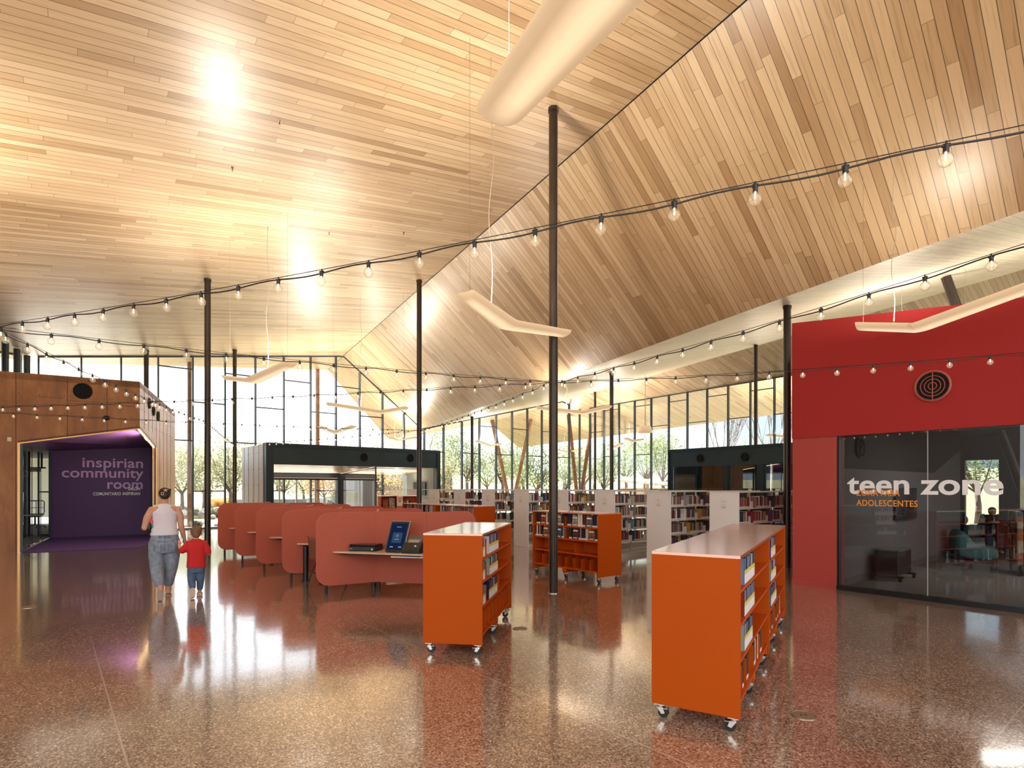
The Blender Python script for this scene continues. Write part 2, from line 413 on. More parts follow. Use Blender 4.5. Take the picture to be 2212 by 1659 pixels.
glass_wall('window_1', WL, B2, list(range(-4, 19)), 1.14, ((4.92, 1.47), (6.17, 3.42)))
glass_wall('window_2', WR, A2, list(range(-8, 6)), 1.143, ((4.96, 1.47), (6.18, 3.44)))
# corner post
cp = MB(); cp.box(-.05, .05, -.05, .05, 0, roofz(*corner.xy)-.02, fr=Fr(corner, B2, A2)); struct(cp, 'trim_2', MULL)
w3 = sthing('window_3', (-15.1, 16.9, 0)); g3 = MB(); prev = WL(-4.62)
for (u, d) in ((58, 18.6), (36, 17.7), (11, 16.8), (-15, 15.9)):
    x = (u-CX)/FPX*d; MB().box(-.075, .075, -.05, .05, 0, roofz(x, d)-.02, fr=Fr((x, d, 0), V(1, 0, 0), V(0, 1, 0))).build('mullion', MULL, w3)
    g3.add([prev, V(x, d, 0), V(x, d, roofz(x, d)), V3(prev, roofz(*prev.xy))], [(0, 1, 2, 3)]); prev = V(x, d, 0)
g3.build('glass', GLASS, w3)

# ---- bronze box with the purple alcove (left)
def bronze_mat():
    m = bpy.data.materials.new('oiled_bronze_panel'); m.use_nodes = True; t = m.node_tree; b = t.nodes['Principled BSDF']
    tc = t.nodes.new('ShaderNodeTexCoord'); mp = t.nodes.new('ShaderNodeMapping'); mp.inputs['Scale'].default_value = (2.2, 2.2, .7)
    t.links.new(tc.outputs['Object'], mp.inputs[0])
    n = t.nodes.new('ShaderNodeTexNoise'); n.inputs['Scale'].default_value = 1.3; n.inputs['Detail'].default_value = 7; n.inputs['Roughness'].default_value = .65
    t.links.new(mp.outputs[0], n.inputs['Vector'])
    t.links.new(ramp(t, n.outputs[0], [(.25, (.14, .052, .020)), (.5, (.23, .092, .032)), (.75, (.33, .15, .055))]), b.inputs['Base Color'])
    b.inputs['Metallic'].default_value = .35; b.inputs['Roughness'].default_value = .42; return m
BRONZE = bronze_mat()
BRONZED = M('bronze_seam', (.06, .025, .01), .5, .4)
GOLD = M('gold_edge_trim', (.62, .36, .13), .35, .6)
PURP = M('purple_wall_paint', (.075, .030, .125), .6, var=(30, .05))
PURPC = M('purple_ceiling_paint', (.20, .085, .26), .5)
CARPV = M('purple_carpet', (.060, .022, .125), .95, var=(140, .45), bump=(200, .5, .004))
CARPG = M('grey_carpet', (.19, .19, .18), .95, var=(120, .3))
C0 = V(-10.0, 15.2, 0); FD = V(-.8725, -.4886, 0); SD = V(-.395, .919, 0)
zT = 4.47
ob = sthing('wall_left', C0)
K1 = 2.528; fN = V(.4886, -.8725, 0)     # outward normal of front
def fp(k, z): return C0+FD*k+Z3*z
def sp_(k, z): return C0+SD*k+Z3*z
th = .10
b = MB()
b.slab([fp(0, 3.22), fp(0, zT), fp(K1, zT), fp(K1, 2.73)], -fN*th)                 # band above opening
b.slab([fp(K1, 0), fp(K1, zT), fp(9, zT), fp(9, 0)], -fN*th)                       # left solid part
b.build('front_panel', BRONZE, ob)
sN = V(.919, .395, 0)
b = MB(); b.slab([sp_(0, 3.22), sp_(2.4, 2.85), sp_(2.4, 0), sp_(6.2, 0), sp_(6.2, zT-.08), sp_(0, zT)], -sN*th)
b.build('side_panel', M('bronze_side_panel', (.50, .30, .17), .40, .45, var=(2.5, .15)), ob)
b = MB(); b.slab([C0+Z3*(zT-.02), fp(9, zT-.02), fp(9, zT-.02)+SD*6.2, sp_(6.2, zT-.1)], (0, 0, -.15)); b.build('roof_panel', BRONZE, ob)
# panel seams and screw heads
sm = MB()
for k in (.72, 1.55, 2.56, 3.6):
    z0 = 3.22-.194*k if k < K1 else 0
    sm.box(-.006, .006, 0, .004, z0, zT, fr=Fr(C0+FD*k+fN*.002, FD, fN))
for k, z in ((K1/2, 3.85), (1.9, 3.9), (.4, 3.8)): sm.box(-.3, .3, 0, .004, z-.004, z+.004, fr=Fr(C0+FD*k+fN*.002, FD, fN))
for k in (.6, 1.2, 1.8, 2.4, 3.0, 3.7, 4.4, 5.2): sm.box(-.006, .006, 0, .004, 3.25 if k < 2.4 else .0, zT-.05, fr=Fr(C0+SD*k+sN*.002, SD, sN))
sm.build('panel_seam', BRONZED, ob)
sc = MB()
for k in (.2, .66, .78, 1.1, 1.49, 1.61, 2.1, 2.5):
    for z in (3.5, 3.95, 4.38): sc.cyl(fp(k, z)+fN*.001, fp(k, z)+fN*.008, .012, n=8)
for k in [.3+.45*i for i in range(13)]:
    for z in (3.4, 3.75, 4.1): sc.cyl(sp_(k, z)+sN*.001, sp_(k, z)+sN*.008, .012, n=8)
o = sc.build('screw_head', BRONZED, ob); o['kind'] = 'stuff'
# reveal edges
b = MB(); b.slab([fp(K1+.0, 0), fp(K1, 2.73), fp(K1-.05, 2.74), fp(K1-.05, 0)], fN*.02); b.slab([sp_(2.36, 0), sp_(2.36, 2.86), sp_(2.46, 2.85), sp_(2.46, 0)], sN*.02)
b.slab([fp(0, 3.22), fp(K1, 2.73), fp(K1, 2.70), fp(0, 3.19)], fN*.015); b.build('edge_trim', GOLD, ob)
BL = V(-14.7, 18.0, 0); BR = V(-12.4, 19.5, 0)
LEDW = emit_mat('led_strip_glow', (1, .72, .36), 3.0)
b = MB(); b.tube([sp_(.05, 3.19)-sN*.05, sp_(2.35, 2.84)-sN*.05], .012, 6); b.build('led_strip', LEDW, ob)
ll = bpy.data.lights.new('led_strip_light', 'AREA'); ll.shape = 'RECTANGLE'; ll.size = .05; ll.size_y = 2.2; ll.energy = 26; ll.color = (1, .84, .72)
lo = bpy.data.objects.new('led_strip_light', ll); COL.objects.link(lo); lo.parent = ob; lo.location = sp_(1.2, 3.0)-sN*.07-C0
yv = SD.copy(); zv = -(-sN*.85-Z3*.35).normalized(); xv = yv.cross(zv).normalized(); yv = zv.cross(xv); lo.rotation_euler = Matrix((xv, yv, zv)).transposed().to_euler()
# alcove
b = MB(); b.slab([fp(K1, 2.73), fp(0, 3.22), sp_(2.4, 2.85), V3(BR, 3.0), V3(BL, 2.77)], (0, 0, .05)); struct(b, 'ceiling.004', PURPC)
b = MB(); wd = (BR-BL).normalized(); wn_ = V(wd.y, -wd.x, 0)
b.slab([BL, BR, V3(BR, 3.02), V3(BL, 2.80)], -wn_*.1); struct(b, 'wall_alcove', PURP)
b = MB(); q = sp_(2.4, 0)-sN*.0; b.slab([BR, q, V3(q, 2.86), V3(BR, 3.0)], -sN*.05); struct(b, 'trim_3', SLATEF)
b = MB(); b.prism([tuple(p.xy) for p in (fp(K1-.02, 0), C0, sp_(2.4, 0), BR, BL)], .0, .012); struct(b, 'floor.001', CARPV)
# glazed partition with pivot door, meeting room behind it
J0 = fp(K1-.06, 0); JD = (BL-J0); JL = JD.length; JD.normalize()
r_ = sthing('window_4', J0); jn = V(JD.y, -JD.x, 0); fj = Fr(J0, JD, jn)
zj = lambda k: 2.73+(2.77-2.73)*k/JL
g = MB(); g.add([J0, BL, V3(BL, 2.77), V3(J0, 2.72)], [(0, 1, 2, 3)]); g.build('glass', GLASSR, r_)
b = MB(); b.box(0, .06, -.04, .04, 0, 2.72, fr=fj); b.box(JL-.05, JL, -.03, .03, 0, 2.75, fr=fj); b.build('jamb', SLATEF, r_)
b = MB(); b.box(0, JL, -.03, .03, 0, .035, fr=fj); b.build('sill', M('aluminium_track', (.5, .5, .5), .3, .9), r_)
for k in (1.55, 3.0):
    b = MB(); b.box(k-.004, k+.004, -.008, .008, .03, 2.72, fr=fj); b.build('glass_joint', SLATEF, r_)
    b = MB(); b.box(k-.06, k+.06, -.03, .03, .035, .09, fr=fj); b.build('pivot_patch', CHROME, r_)
b = MB(); b.box(.10, .13, -.07, -.03, .9, 1.3, fr=fj); b.build('door_pull', BLACKM, r_)
# room behind: carpet, ceiling, curtains
b = MB(); b.prism([(-12.5, 13.6), tuple(BL.xy), (-17.5, 28), (-34, 26), (-22, 10)], -.02, .006); struct(b, 'floor.002', CARPG)
b = MB(); b.slab([V(-12.3, 13.9, 2.76), V3(BL, 2.8), V(-17.5, 28, 2.9), V(-34, 26, 2.9), V(-22, 10, 2.8)], (0, 0, .1)); struct(b, 'ceiling.005', M('meeting_room_ceiling', (.75, .74, .70), .8))
b = MB(); b.slab([V3(BL, 0)+V(-.02, .1, 0), V(-17.5, 28, 0), V(-17.5, 28, 2.9), V3(BL, 2.8)+V(-.02, .1, 0)], (.08, 0, 0)); struct(b, 'wall_meeting_room', GREYW)
CURT = M('cream_curtain_cloth', (.72, .72, .62), .85)
_t = CURT.node_tree; _tl = _t.nodes.new('ShaderNodeBsdfTranslucent'); _tl.inputs[0].default_value = (.75, .75, .66, 1); _mx = _t.nodes.new('ShaderNodeMixShader'); _mx.inputs[0].default_value = .5
_t.links.new(_t.nodes['Principled BSDF'].outputs[0], _mx.inputs[1]); _t.links.new(_tl.outputs[0], _mx.inputs[2]); _t.links.new(_mx.outputs[0], _t.nodes['Material Output'].inputs[0])
cu = MB(); n = 260; c0 = V(-26.5, 21.5, 0); c1 = V(-17.7, 26.6, 0); cd = (c1-c0); cn = V(cd.y, -cd.x, 0).normalized(); vs = []
for i in range(n+1):
    p = c0+cd*(i/n)+cn*(.07*math.sin(i*.75)+.03*math.sin(i*1.9+1)); vs += [V3(p, .30), V3(p, 2.85)]
cu.add(vs, [(2*i, 2*i+2, 2*i+3, 2*i+1) for i in range(n)])
o = cu.build('curtain', CURT, smooth=True); tag(o, 'long pale curtain hanging in folds behind the glass of the left meeting room', 'curtain')


# rear-left wall of the hall with grey curtains (seen mirrored in the glass front)
b = MB(); b.slab([fp(6, 0), V(-12.5, -4, 0), V(-12.5, -4, 5.6), fp(6, 5.4)], (-.2, 0, 0)); struct(b, 'wall_back', M('rear_wall_paint', (.20, .18, .17), .8))

# ---- red teen-zone box (right)
R0 = V(4.75, 9.6, 0); RD = V(.635, -.7725, 0); RN = V(-.7725, -.635, 0)
def rp(k, z=0): return R0+RD*k+Z3*z
KG = .70; LZ = 2.46
rb = sthing('wall_right', R0)
b = MB(); b.slab([rp(0, LZ), rp(0, 4.42), rp(8, 3.55), rp(8, LZ)], -RN*.35); b.build('felt_fascia', REDF, rb)
b = MB(); b.slab([rp(.0, 0), rp(.0, LZ), rp(KG, LZ), rp(KG, 0)], -RN*.30); 
for v in b.v: v += -RN*.02
b.build('painted_pier', REDP, rb)
b = MB(); b.box(0, KG, -.012, 0, 0, .11, fr=Fr(R0-RN*.02, RD, -RN)); b.build('skirting', REDP, rb)
b = MB(); b.slab([rp(0, 0)-RN*.32, rp(0, 4.4)-RN*.32, rp(0, 4.4)-RN*9.6, rp(0, 0)-RN*9.6], RD*.12); b.build('side_wall', REDP, rb)
wg = sthing('window_5', rp(KG))
g = MB(); 
for k0, k1 in ((KG, 1.897), (1.903, 3.6), (3.606, 6.5)): g.slab([rp(k0, .07), rp(k1, .07), rp(k1, LZ), rp(k0, LZ)], -RN*.012)
for v in g.v: v += -RN*.06
g.build('glass', GLASSD, wg)
b = MB(); b.slab([rp(KG, 0), rp(6.5, 0), rp(6.5, .07), rp(KG, .07)], -RN*.12); b.build('sill', BLACKM, wg)
JNT = M('glass_joint_seal', (.45, .47, .5), .4)
for k in (1.90, 3.603): b = MB(); b.box(k-.004, k+.004, .055, .078, .07, LZ, fr=Fr(R0, RD, -RN)); b.build('glass_joint', JNT, wg)
b = MB(); b.box(KG, KG+.03, .02, .12, .07, LZ, fr=Fr(R0, RD, -RN)); b.build('jamb', BLACKM, wg)
# interior
TW = M('grey_interior_wall', (.15, .14, .145), .8)
TWD = M('dark_upper_wall', (.028, .025, .024), .8)
I0 = rp(KG-.05)-RN*.2
ti = lambda s, z=0: I0-RN*s+Z3*z
b = MB(); b.slab([ti(0), ti(7.4), ti(7.4, 1.95), ti(0, 1.95)], -RD*.1); b.slab([ti(5.2, 1.95), ti(7.4, 1.95), ti(7.4, 2.55)], -RD*.1); struct(b, 'wall_teen_room', TW)
b = MB(); b.slab([ti(0, 1.95), ti(7.4, 1.951), ti(7.4, 2.95), ti(0, 2.95)], -RD*.09); b2 = b
for v in b2.v: v += -RD*.012
struct(b2, 'wall_teen_upper', TWD)
b = MB(); b.box(0, 7.4, 0, .015, 0, .12, fr=Fr(I0, -RN, RD)); struct(b, 'baseboard_teen_room', M('grey_baseboard', (.10, .10, .10), .6))
b = MB(); b.slab([rp(.3, 2.95)-RN*.36, rp(8, 2.95)-RN*.36, rp(14, 2.95)-RN*12, rp(.3, 2.95)-RN*12], (0, 0, .1)); struct(b, 'ceiling.006', DARKC)
b = MB(); b.slab([rp(.4, .0)-RN*.1, rp(8, .0)-RN*.1, rp(14, .0)-RN*12, rp(.4, .0)-RN*12], (0, 0, .012)); struct(b, 'floor.003', M('teen_room_carpet', (.13, .115, .10), .95, var=(170, .5), bump=(180, .5, .004)))
# far wall of the teen room: dark piers with tall panes
fw = sthing('window_6', ti(9.0)); ff = Fr(ti(9.0), RD, -RN)
b = MB(); b.box(-.6, 8, 0, .15, 2.35, 2.95, fr=ff); b.box(-.6, 8, 0, .15, 0, .62, fr=ff)
for x0, x1 in ((-.7, -.25), (.45, 1.35), (2.9, 3.3), (4.8, 5.2)): b.box(x0, x1, 0, .15, .62, 2.35, fr=ff)
b.build('pier', M('dark_window_wall', (.03, .032, .035), .6), fw)
b = MB(); b.box(1.35, 2.9, .02, .1, .62, 2.3, fr=ff); b.build('whiteboard', M('whiteboard_film', (.72, .76, .85), .5), fw)
g = MB(); g.box(-.25, 5, .05, .06, .62, 2.35, fr=ff); g.build('glass', GLASS, fw)
b = MB(); b.slab([ti(0)-RD*.0, ti(0)-RD*.0, ti(0, 3), ti(0, 3)], RD*.01)

# ---- slate-blue box room in the middle (doors to the garden)
FB = Fr((-8.88, 20.4, 0), B2, A2); LB = 7.36
sb = sthing('wall_slate_box', FB.o)
b = MB(); b.box(.27, LB-.15, 0, .12, 2.46, 3.10, fr=FB); b.build('fascia', SLATE, sb)
b = MB(); b.box(0, .27, -.04, .3, 0, 3.24, fr=FB); b.box(LB-.16, LB, -.04, .3, 0, 3.24, fr=FB); b.box(.27, LB-.16, -.04, .3, 3.10, 3.24, fr=FB); b.build('front_frame', SLATEF, sb)
b = MB(); b.box(-.02, .12, .3, 3.15, 0, 3.20, fr=FB); b.build('side_panel', ZINC, sb)
b = MB()
for y in (.8, 1.5, 2.2, 2.8): b.box(-.026, -.019, y-.006, y+.006, 0, 3.2, fr=FB)
b.build('panel_seam', SLATEF, sb)
b = MB()
for y in (.7, .9, 1.4, 1.6, 2.1, 2.3):
    for z in (.5, 1.1, 1.7, 2.3, 2.9): b.cyl(FB.p(-.022, y, z), FB.p(-.03, y, z), .012, n=8)
o = b.build('rivet', SLATEF, sb); o['kind'] = 'stuff'
b = MB(); b.box(0, LB, .3, 3.15, 3.12, 3.2, fr=FB); b.build('roof_panel', SLATE, sb)
b = MB(); b.box(LB-.16, LB-.04, .3, 3.15, 0, 3.2, fr=FB); b.build('end_wall', M('pale_teal_wall', (.33, .40, .40), .5), sb)
# sloping timber soffit inside
sP = [FB.p(.27, .12, 2.47), FB.p(LB-.16, .12, 2.47), FB.p(LB-.16, 3.05, 2.22), FB.p(.12, 3.05, 2.22)]
b = MB(); b.slab(sP, (0, 0, .06)); b.m = [0]*len(b.f)
o = b.build('soffit', wood_mat('soffit_planks', [(0, (.70, .50, .36)), (.5, (.80, .60, .45)), (1, (.85, .68, .53))], W=.28, groove=.5), sb)
uvl = o.data.uv_layers.new(name='UVMap')
for lp in o.data.loops:
    co = o.data.vertices[lp.vertex_index].co; uvl.data[lp.index].uv = (co.dot(B2)+30, co.dot(A2)+30)
b = MB()
for x0 in (3.3, 4.5, 5.6): b.box(x0, x0+.9, .45, .53, 2.41, 2.425, fr=FB)
b.build('linear_grille', SLATEF, sb)
# added glow strip and unseen fill lights that brighten the soffit
o = MB().box(.4, 3.8, 2.74, 2.80, 2.0, 2.03, fr=FB).build('cove_light', emit_mat('cove_glow', (1, .82, .62), .12), sb)  # added strip and its glow material, there only to brighten the soffit
for x0, yy, zz, e_ in ((2.1, 2.6, 2.0, 9), (5.6, 1.6, 1.9, 9)):
    cl = bpy.data.lights.new('added_soffit_uplight', 'AREA'); cl.shape = 'RECTANGLE'; cl.size = 3.0; cl.size_y = .12; cl.energy = e_; cl.color = (1, .84, .66)
    lo = bpy.data.objects.new('added_soffit_uplight', cl); COL.objects.link(lo); lo.parent = sb; lo.location = FB.p(x0, yy, zz)-FB.o; zv = -Z3; xv = B2.normalized(); yv = zv.cross(xv)
    lo.rotation_euler = Matrix((xv, yv, zv)).transposed().to_euler()
# door portal
dr = sthing('door_1', FB.p(1, 2.9))
b = MB(); b.box(.12, 4.0, 2.85, 3.05, 1.93, 2.22, fr=FB); b.box(3.86, 4.0, 2.85, 3.05, 0, 1.93, fr=FB); b.box(.12, .3, 2.85, 3.05, 0, 1.93, fr=FB); b.build('door_frame', BLACKM, dr)
g = MB(); g.box(.3, 3.86, 2.94, 2.95, 0, 1.93, fr=FB); g.build('glass', GLASS, dr)
STL = M('aluminium_stile', (.55, .56, .58), .35, .8)
for x0 in (1.35, 2.05, 2.85): b = MB(); b.box(x0, x0+.05, 2.9, 2.98, 0, 1.93, fr=FB); b.build('door_stile', STL, dr)
gp = sthing('window_7', FB.p(4.6, 0)); g = MB(); g.slab([FB.p(4.35, .13, 0), FB.p(4.0, 2.85, 0), FB.p(4.0, 2.85, 2.2), FB.p(4.35, .13, 2.45)], B2*.012); g.slab([FB.p(4.35, .13, 0), FB.p(LB-.16, .13, 0), FB.p(LB-.16, .13, 2.46), FB.p(4.35, .13, 2.46)], A2*.012); g.build('glass', GLASS, gp)
b = MB(); b.box(4.33, 4.37, .10, .16, 0, 2.46, fr=FB); b.tube([FB.p(4.35, .13, 2.44), FB.p(4.0, 2.85, 2.2)], .015, 6); b.build('glass_joint', SLATEF, gp)

# ---- dark box room at the right rear
FK = Fr(PZ(1446, 1009, 2.46)*1.0, -A2, B2); FK.o.z = 0; LK = 7.5
kb = sthing('wall_dark_box', FK.o)
b = MB(); b.box(0, LK, 0, .12, 2.46, 3.12, fr=FK); b.build('fascia', SLATE, kb)
b = MB(); b.box(-.05, LK, -.03, .3, 3.06, 3.18, fr=FK)
for x0, x1 in ((-.05, .12), (2.42, 2.6), (3.75, 4.0), (5.6, 5.8)): b.box(x0, x1, -.01, .3, 0, 2.46, fr=FK)
b.box(-.05, 0.02, -.03, .3, 0, 3.1, fr=FK); b.build('front_frame', SLATEF, kb)
b = MB(); b.box(-.05, .05, .3, 3.5, 0, 3.12, fr=FK); b.box(-.05, LK, .3, 3.5, 3.05, 3.12, fr=FK); b.box(2.75, LK, 3.3, 3.45, 0, 3.1, fr=FK); b.box(-.05, 1.75, 3.3, 3.45, 0, 3.1, fr=FK); b.box(2.5, 2.6, .3, 3.4, 0, 3.1, fr=FK); b.build('inner_wall', M('charcoal_inner_wall', (.02, .022, .026), .7), kb)
g = MB(); g.box(.12, LK, .1, .112, 0, 2.46, fr=FK); 
wk = sthing('window_8', FK.p(1, .1)); g.build('glass', GLASSD, wk)
b = MB()
for x in (1.2, 4.6, 5.1): b.box(x-.006, x+.006, .09, .12, 0, 2.46, fr=FK)
b.build('glass_joint', SLATEF, wk)
b = MB(); b.box(.12, 2.4, 3.32, 3.34, 1.95, 2.05, fr=FK)

# ---- steel columns
COLS = [  # u, depth, radius, label, (base v)
 (1195.3, 8.77, .070, 'dark steel column in the centre foreground standing on the terrazzo'),
 (905.5, 16.3, .072, 'dark steel column rising behind the coral study booths and orange shelf units'),
 (448.5, 14.0, .072, 'dark steel column just behind the small boy in the red shirt'),
 (1700.5, 11.6, .072, 'dark steel column against the left edge of the red felt wall'),
 (1321.2, 19.6, .066, 'dark steel column above the white book stacks, right of the central column'),
 (1285.5, 31.5, .065, 'slender far column near the corner of the glass walls'),
 (1632.5, 22.3, .068, 'dark steel column in front of the dark room with two round vents at right rear'),
 (507, 21.7, .072, 'brownish steel column at the glass wall left of the slate blue room'),
 (316, 20.0, .078, 'steel column rising behind the corner of the bronze box'),
 (1019.7, 27.3, .068, 'dark steel column among the far mullions right of the slate blue room')]
COLP = []
for u, d, r, lab in COLS:
    x = (u-CX)/FPX*d; zt = min(roofz(x+r, d), roofz(x-r, d), roofz(x, d+r), roofz(x, d-r))
    c = thing('steel_column', lab, 'column', (x, d, 0), 'structural steel columns'); COLP.append(V(x, d, 0))
    MB().cyl((x, d, 0), (x, d, zt), r, n=28).build('shaft', STEEL, c, autosm=40)
    MB().cyl((x, d, zt-.06), (x, d, zt-.005), r+.012, n=28).build('collar', STEEL, c, autosm=40)
    b = MB(); b.lathe((x, d, 0), [(r+.008, .0), (r+.008, .012), (r+.002, .014)], 28); b.build('base_ring', CHROME if u == 1195.3 else BLACKM, c)
tp = PD(2043, 597, 13.1); tp.z = roofz(tp.x, tp.y)-.01; bt = V(12.4, 13.1, 0)
o = MB().cyl(bt, tp, .10, n=24).build('leaning_column', STEEL, autosm=40); tag(o, 'leaning dark steel column behind the red box, its top above the red wall', 'column')
for nm, u, d, r, lab in (('timber_column', 411.5, 22.95, .105, 'sunlit reddish column outside the glass behind the woman'), ('timber_column', 686, 28.1, .075, 'pale brown column outside the glass above the slate blue room')):
    x = (u-CX)/FPX*d; o = MB().box(-r, r, -r, r, 0, roofz(x, d)-.01, fr=Fr((x, d, 0), B2, A2)).build(nm, STEELW); tag(o, lab, 'column')
for ap, arms, lab in ((PD(1104, 1060, 39), ((1063, 905, 38.5), (1147, 897, 39.5)), 'V-shaped pair of brown leaning columns outside, left of the central column'),
                      (PD(1250, 1062, 37.5), ((1228, 930, 37), (1278, 930, 38)), 'V-shaped pair of brown leaning columns outside, right of the central column')):
    c = thing('v_column', lab, 'column', V3(ap, 0))
    for a in arms:
        q = PD(*a); q.z = roofz(q.x, q.y); MB().cyl(V3(ap, 0), q, .13, n=16).build('strut', STEELW, c, autosm=40)

# ---- round air vents
def vent(c, nrm, r, label, ring=BLACKM, ringlab=None, grp='round air vents', louv=None):
    c = Vector(c); nrm = Vector(nrm).normalized(); t = thing('air_vent', label, 'vent', c, grp)
    MB().lathe(c, [(r*.86, .0), (r, .002), (r, .018), (r*.9, .03), (r*.86, .02)], 36, ax=nrm, caps=False).build('ring', ring, t, autosm=40)
    MB().cyl(c+nrm*.002, c+nrm*.008, r*.86, n=32).build('backing', M('vent_void', (.004, .004, .005), .9) if 'vent_void' not in bpy.data.materials else bpy.data.materials['vent_void'], t)
    b = MB(); a = nrm.orthogonal().normalized(); bb = nrm.cross(a)
    for q in (.22, .43, .64):
        b.tube([c+nrm*.018+(a*math.cos(i*math.pi/18)+bb*math.sin(i*math.pi/18))*r*q for i in range(37)], r*.028, 5)
    b.cyl(c+nrm*.016-Z3*r*.84, c+nrm*.016+Z3*r*.84, r*.03, n=6); b.build('louvre', louv or ring, t)
    return t
REDRING = M('dusty_red_ring', (.40, .09, .085), .5)
def onred(u, v):     # point on the red wall plane at pixel
    r = (u-CX)/FPX; k = (9.6*r-4.75)/(.635+.7725*r); p = rp(k); return V3(p, CAMZ+(HY-v)/FPX*p.y)
vent(onred(2015, 834)+RN*.002, RN, .225, 'round vent with red ring on the red felt wall', REDRING, louv=REDRING)
def online(o, d, u, v):
    r = (u-CX)/FPX; k = (r*o.y-o.x)/(d.x-r*d.y); p = V3(o+d*k, 0); return V3(p, CAMZ+(HY-v)/FPX*p.y)
vent(online(C0, FD, 179, 845)+fN*.004, fN, .205, 'large round black vent on the front of the bronze box')
for u, v, lab in ((322, 871, 'diamond of black vent nearest the front corner on the bronze side wall'), (331, 887, 'middle black vent on the bronze side wall'), (341, 899, 'black vent furthest back on the bronze side wall')):
    vent(online(C0, SD, u, v)+sN*.004, sN, .16, lab)
for u, v, lab in ((786, 988, 'left round vent on the slate blue room fascia'), (886, 989.5, 'right round vent on the slate blue room fascia, left of the column')):
    vent(online(FB.o, B2, u, v)-A2*.004, -A2, .17, lab)
for u, v, lab in ((1513, 990, 'left round vent on the dark rear room'), (1609, 987, 'round vent on the dark rear room beside the column')):
    vent(online(FK.o, -A2, u, v)-B2*.004, -B2, .17, lab)
vent(ti(.9, 2.32)+RD*.012, RD, .17, 'round black vent high on the dark wall inside the teen room')
o = MB().ell(online(C0, FD, 230, 903)+fN*.03, .07, .07, .06).build('security_camera', BLACKP, smooth=True); tag(o, 'small black dome camera on the bronze box front', 'camera')
# ================================================================== LAMPS
LAMP = bpy.data.materials.new('glowing_lamp_body'); LAMP.use_nodes = True
t = LAMP.node_tree; bs = t.nodes['Principled BSDF']; at = t.nodes.new('ShaderNodeAttribute'); at.attribute_name = 'glow'
bs.inputs['Base Color'].default_value = (.60, .45, .29, 1); bs.inputs['Roughness'].default_value = .5
bs.inputs['Emission Color'].default_value = (1, .74, .46, 1)
t.links.new(math_(t, 'ADD', math_(t, 'MULTIPLY', at.outputs['Fac'], .17), .12), bs.inputs['Emission Strength'])
CORD = M('white_cord', (.55, .50, .44), .6)
CORDD = M('fine_steel_wire', (.35, .30, .25), .5)
def lamp(tips, label, wid=.30, cords=True, power=1.0):
    a, p, c = [Vector(q) for q in tips]
    t = thing('pendant_light', label, 'pendant light', p, 'boomerang pendant lights')
    ts = (0, .012, .04, .10, .2, .32, .45, .58, .70, .82)
    path = [a.lerp(p, x*.93/.93) for x in ts]+[(a.lerp(p, .93)*(1-s)**2+p*2*s*(1-s)+c.lerp(p, .90)*s*s) for s in (0, .17, .34, .5, .66, .83, 1)]+[c.lerp(p, x) for x in ts[::-1]]
    cum = [0]
    for i in range(1, len(path)): cum.append(cum[-1]+(path[i]-path[i-1]).length)
    half = cum[13]
    n = 24; rings = []; gl = []; N = len(path)
    for i, q in enumerate(path):
        d = (path[min(i+1, N-1)]-path[max(i-1, 0)]); dh = Vector((d.x, d.y, 0)).normalized(); sd = Vector((-dh.y, dh.x, 0)); up = sd.cross(dh)*-1
        if up.z < 0: up = -up
        e = min(i, N-1-i); f_ = cum[i]/half if i <= 13 else (cum[-1]-cum[i])/(cum[-1]-half); wv = wid*(.92+.42*f_)*(.80 if e == 0 else .93 if e == 1 else .985 if e == 2 else 1.0); hh = .052*(.45 if e == 0 else .8 if e == 1 else 1)
        ring = []
        for k in range(n):
            th = 2*math.pi*k/n; x = math.cos(th); z = math.sin(th); zz = z*hh*(1.25 if z < 0 else .45)+.02*(x*x)
            ring.append(q+sd*(wv/2*x)+up*zz)
            under = max(0, -z); g = max(0, 1-(x*1.6+.1)**2)*under*min(1, max(0, (e-1.5)/2.5)); gl.append(g)
        rings.append(ring)
    mb = MB(); mb.loft(rings); o = mb.build('lamp_body', LAMP, t, smooth=True)
    at = o.data.attributes.new('glow', 'FLOAT', 'POINT'); at.data.foreach_set('value', gl)
    L = bpy.data.lights.new('lamp_uplight', 'AREA'); L.shape = 'RECTANGLE'; L.size = .22; L.size_y = (a-p).length*.9; L.energy = UPW*power; L.color = (1, .91, .78)
    lo = bpy.data.objects.new('lamp_uplight', L); COL.objects.link(lo); lo.parent = t
    mid = (a+p)*.5+Z3*.06; lo.location = mid-p
    dd = (a-p).normalized(); yv = Vector((dd.x, dd.y, 0)).normalized(); zv = -Z3; xv = yv.cross(zv)
    lo.rotation_euler = Matrix((xv, yv, zv)).transposed().to_euler()
    if cords:
        for q in (a.lerp(p, .12), c.lerp(p, .15)): MB().tube([q, V3(q, roofz(*q.xy))], .0022, 5).build('suspension_wire', CORDD, t)
        b = MB(); q = a.lerp(p, .62); zt = roofz(*q.xy); nn = 18
        b.tube([V3(q, q.z+(zt-q.z)*i/nn)+V(.035*math.sin(i*.7)*(math.sin(math.pi*i/nn)), 0, 0) for i in range(nn+1)], .005, 6)
        b.build('power_cord', CORD, t)
    return t
def LT(u, v, z): return PZ(u, v, z)
lamp((LT(1072, 255, 3.92), LT(1420, -160, 3.80), LT(1850, -420, 3.92)), 'very large near pendant light at the top centre, only its long wing in view', .32, True, .34)
lamp((LT(1003, 633, 4.03), LT(1093, 701, 3.88), LT(1222, 720, 4.02)), 'tilted pendant light in front of the central column', .29, True, .8)
lamp((V(4.88, 8.02, 3.93), V(5.42, 7.55, 3.77), V(5.98, 6.1, 3.95)), 'pendant light glowing against the red felt wall', .28, True, .13)
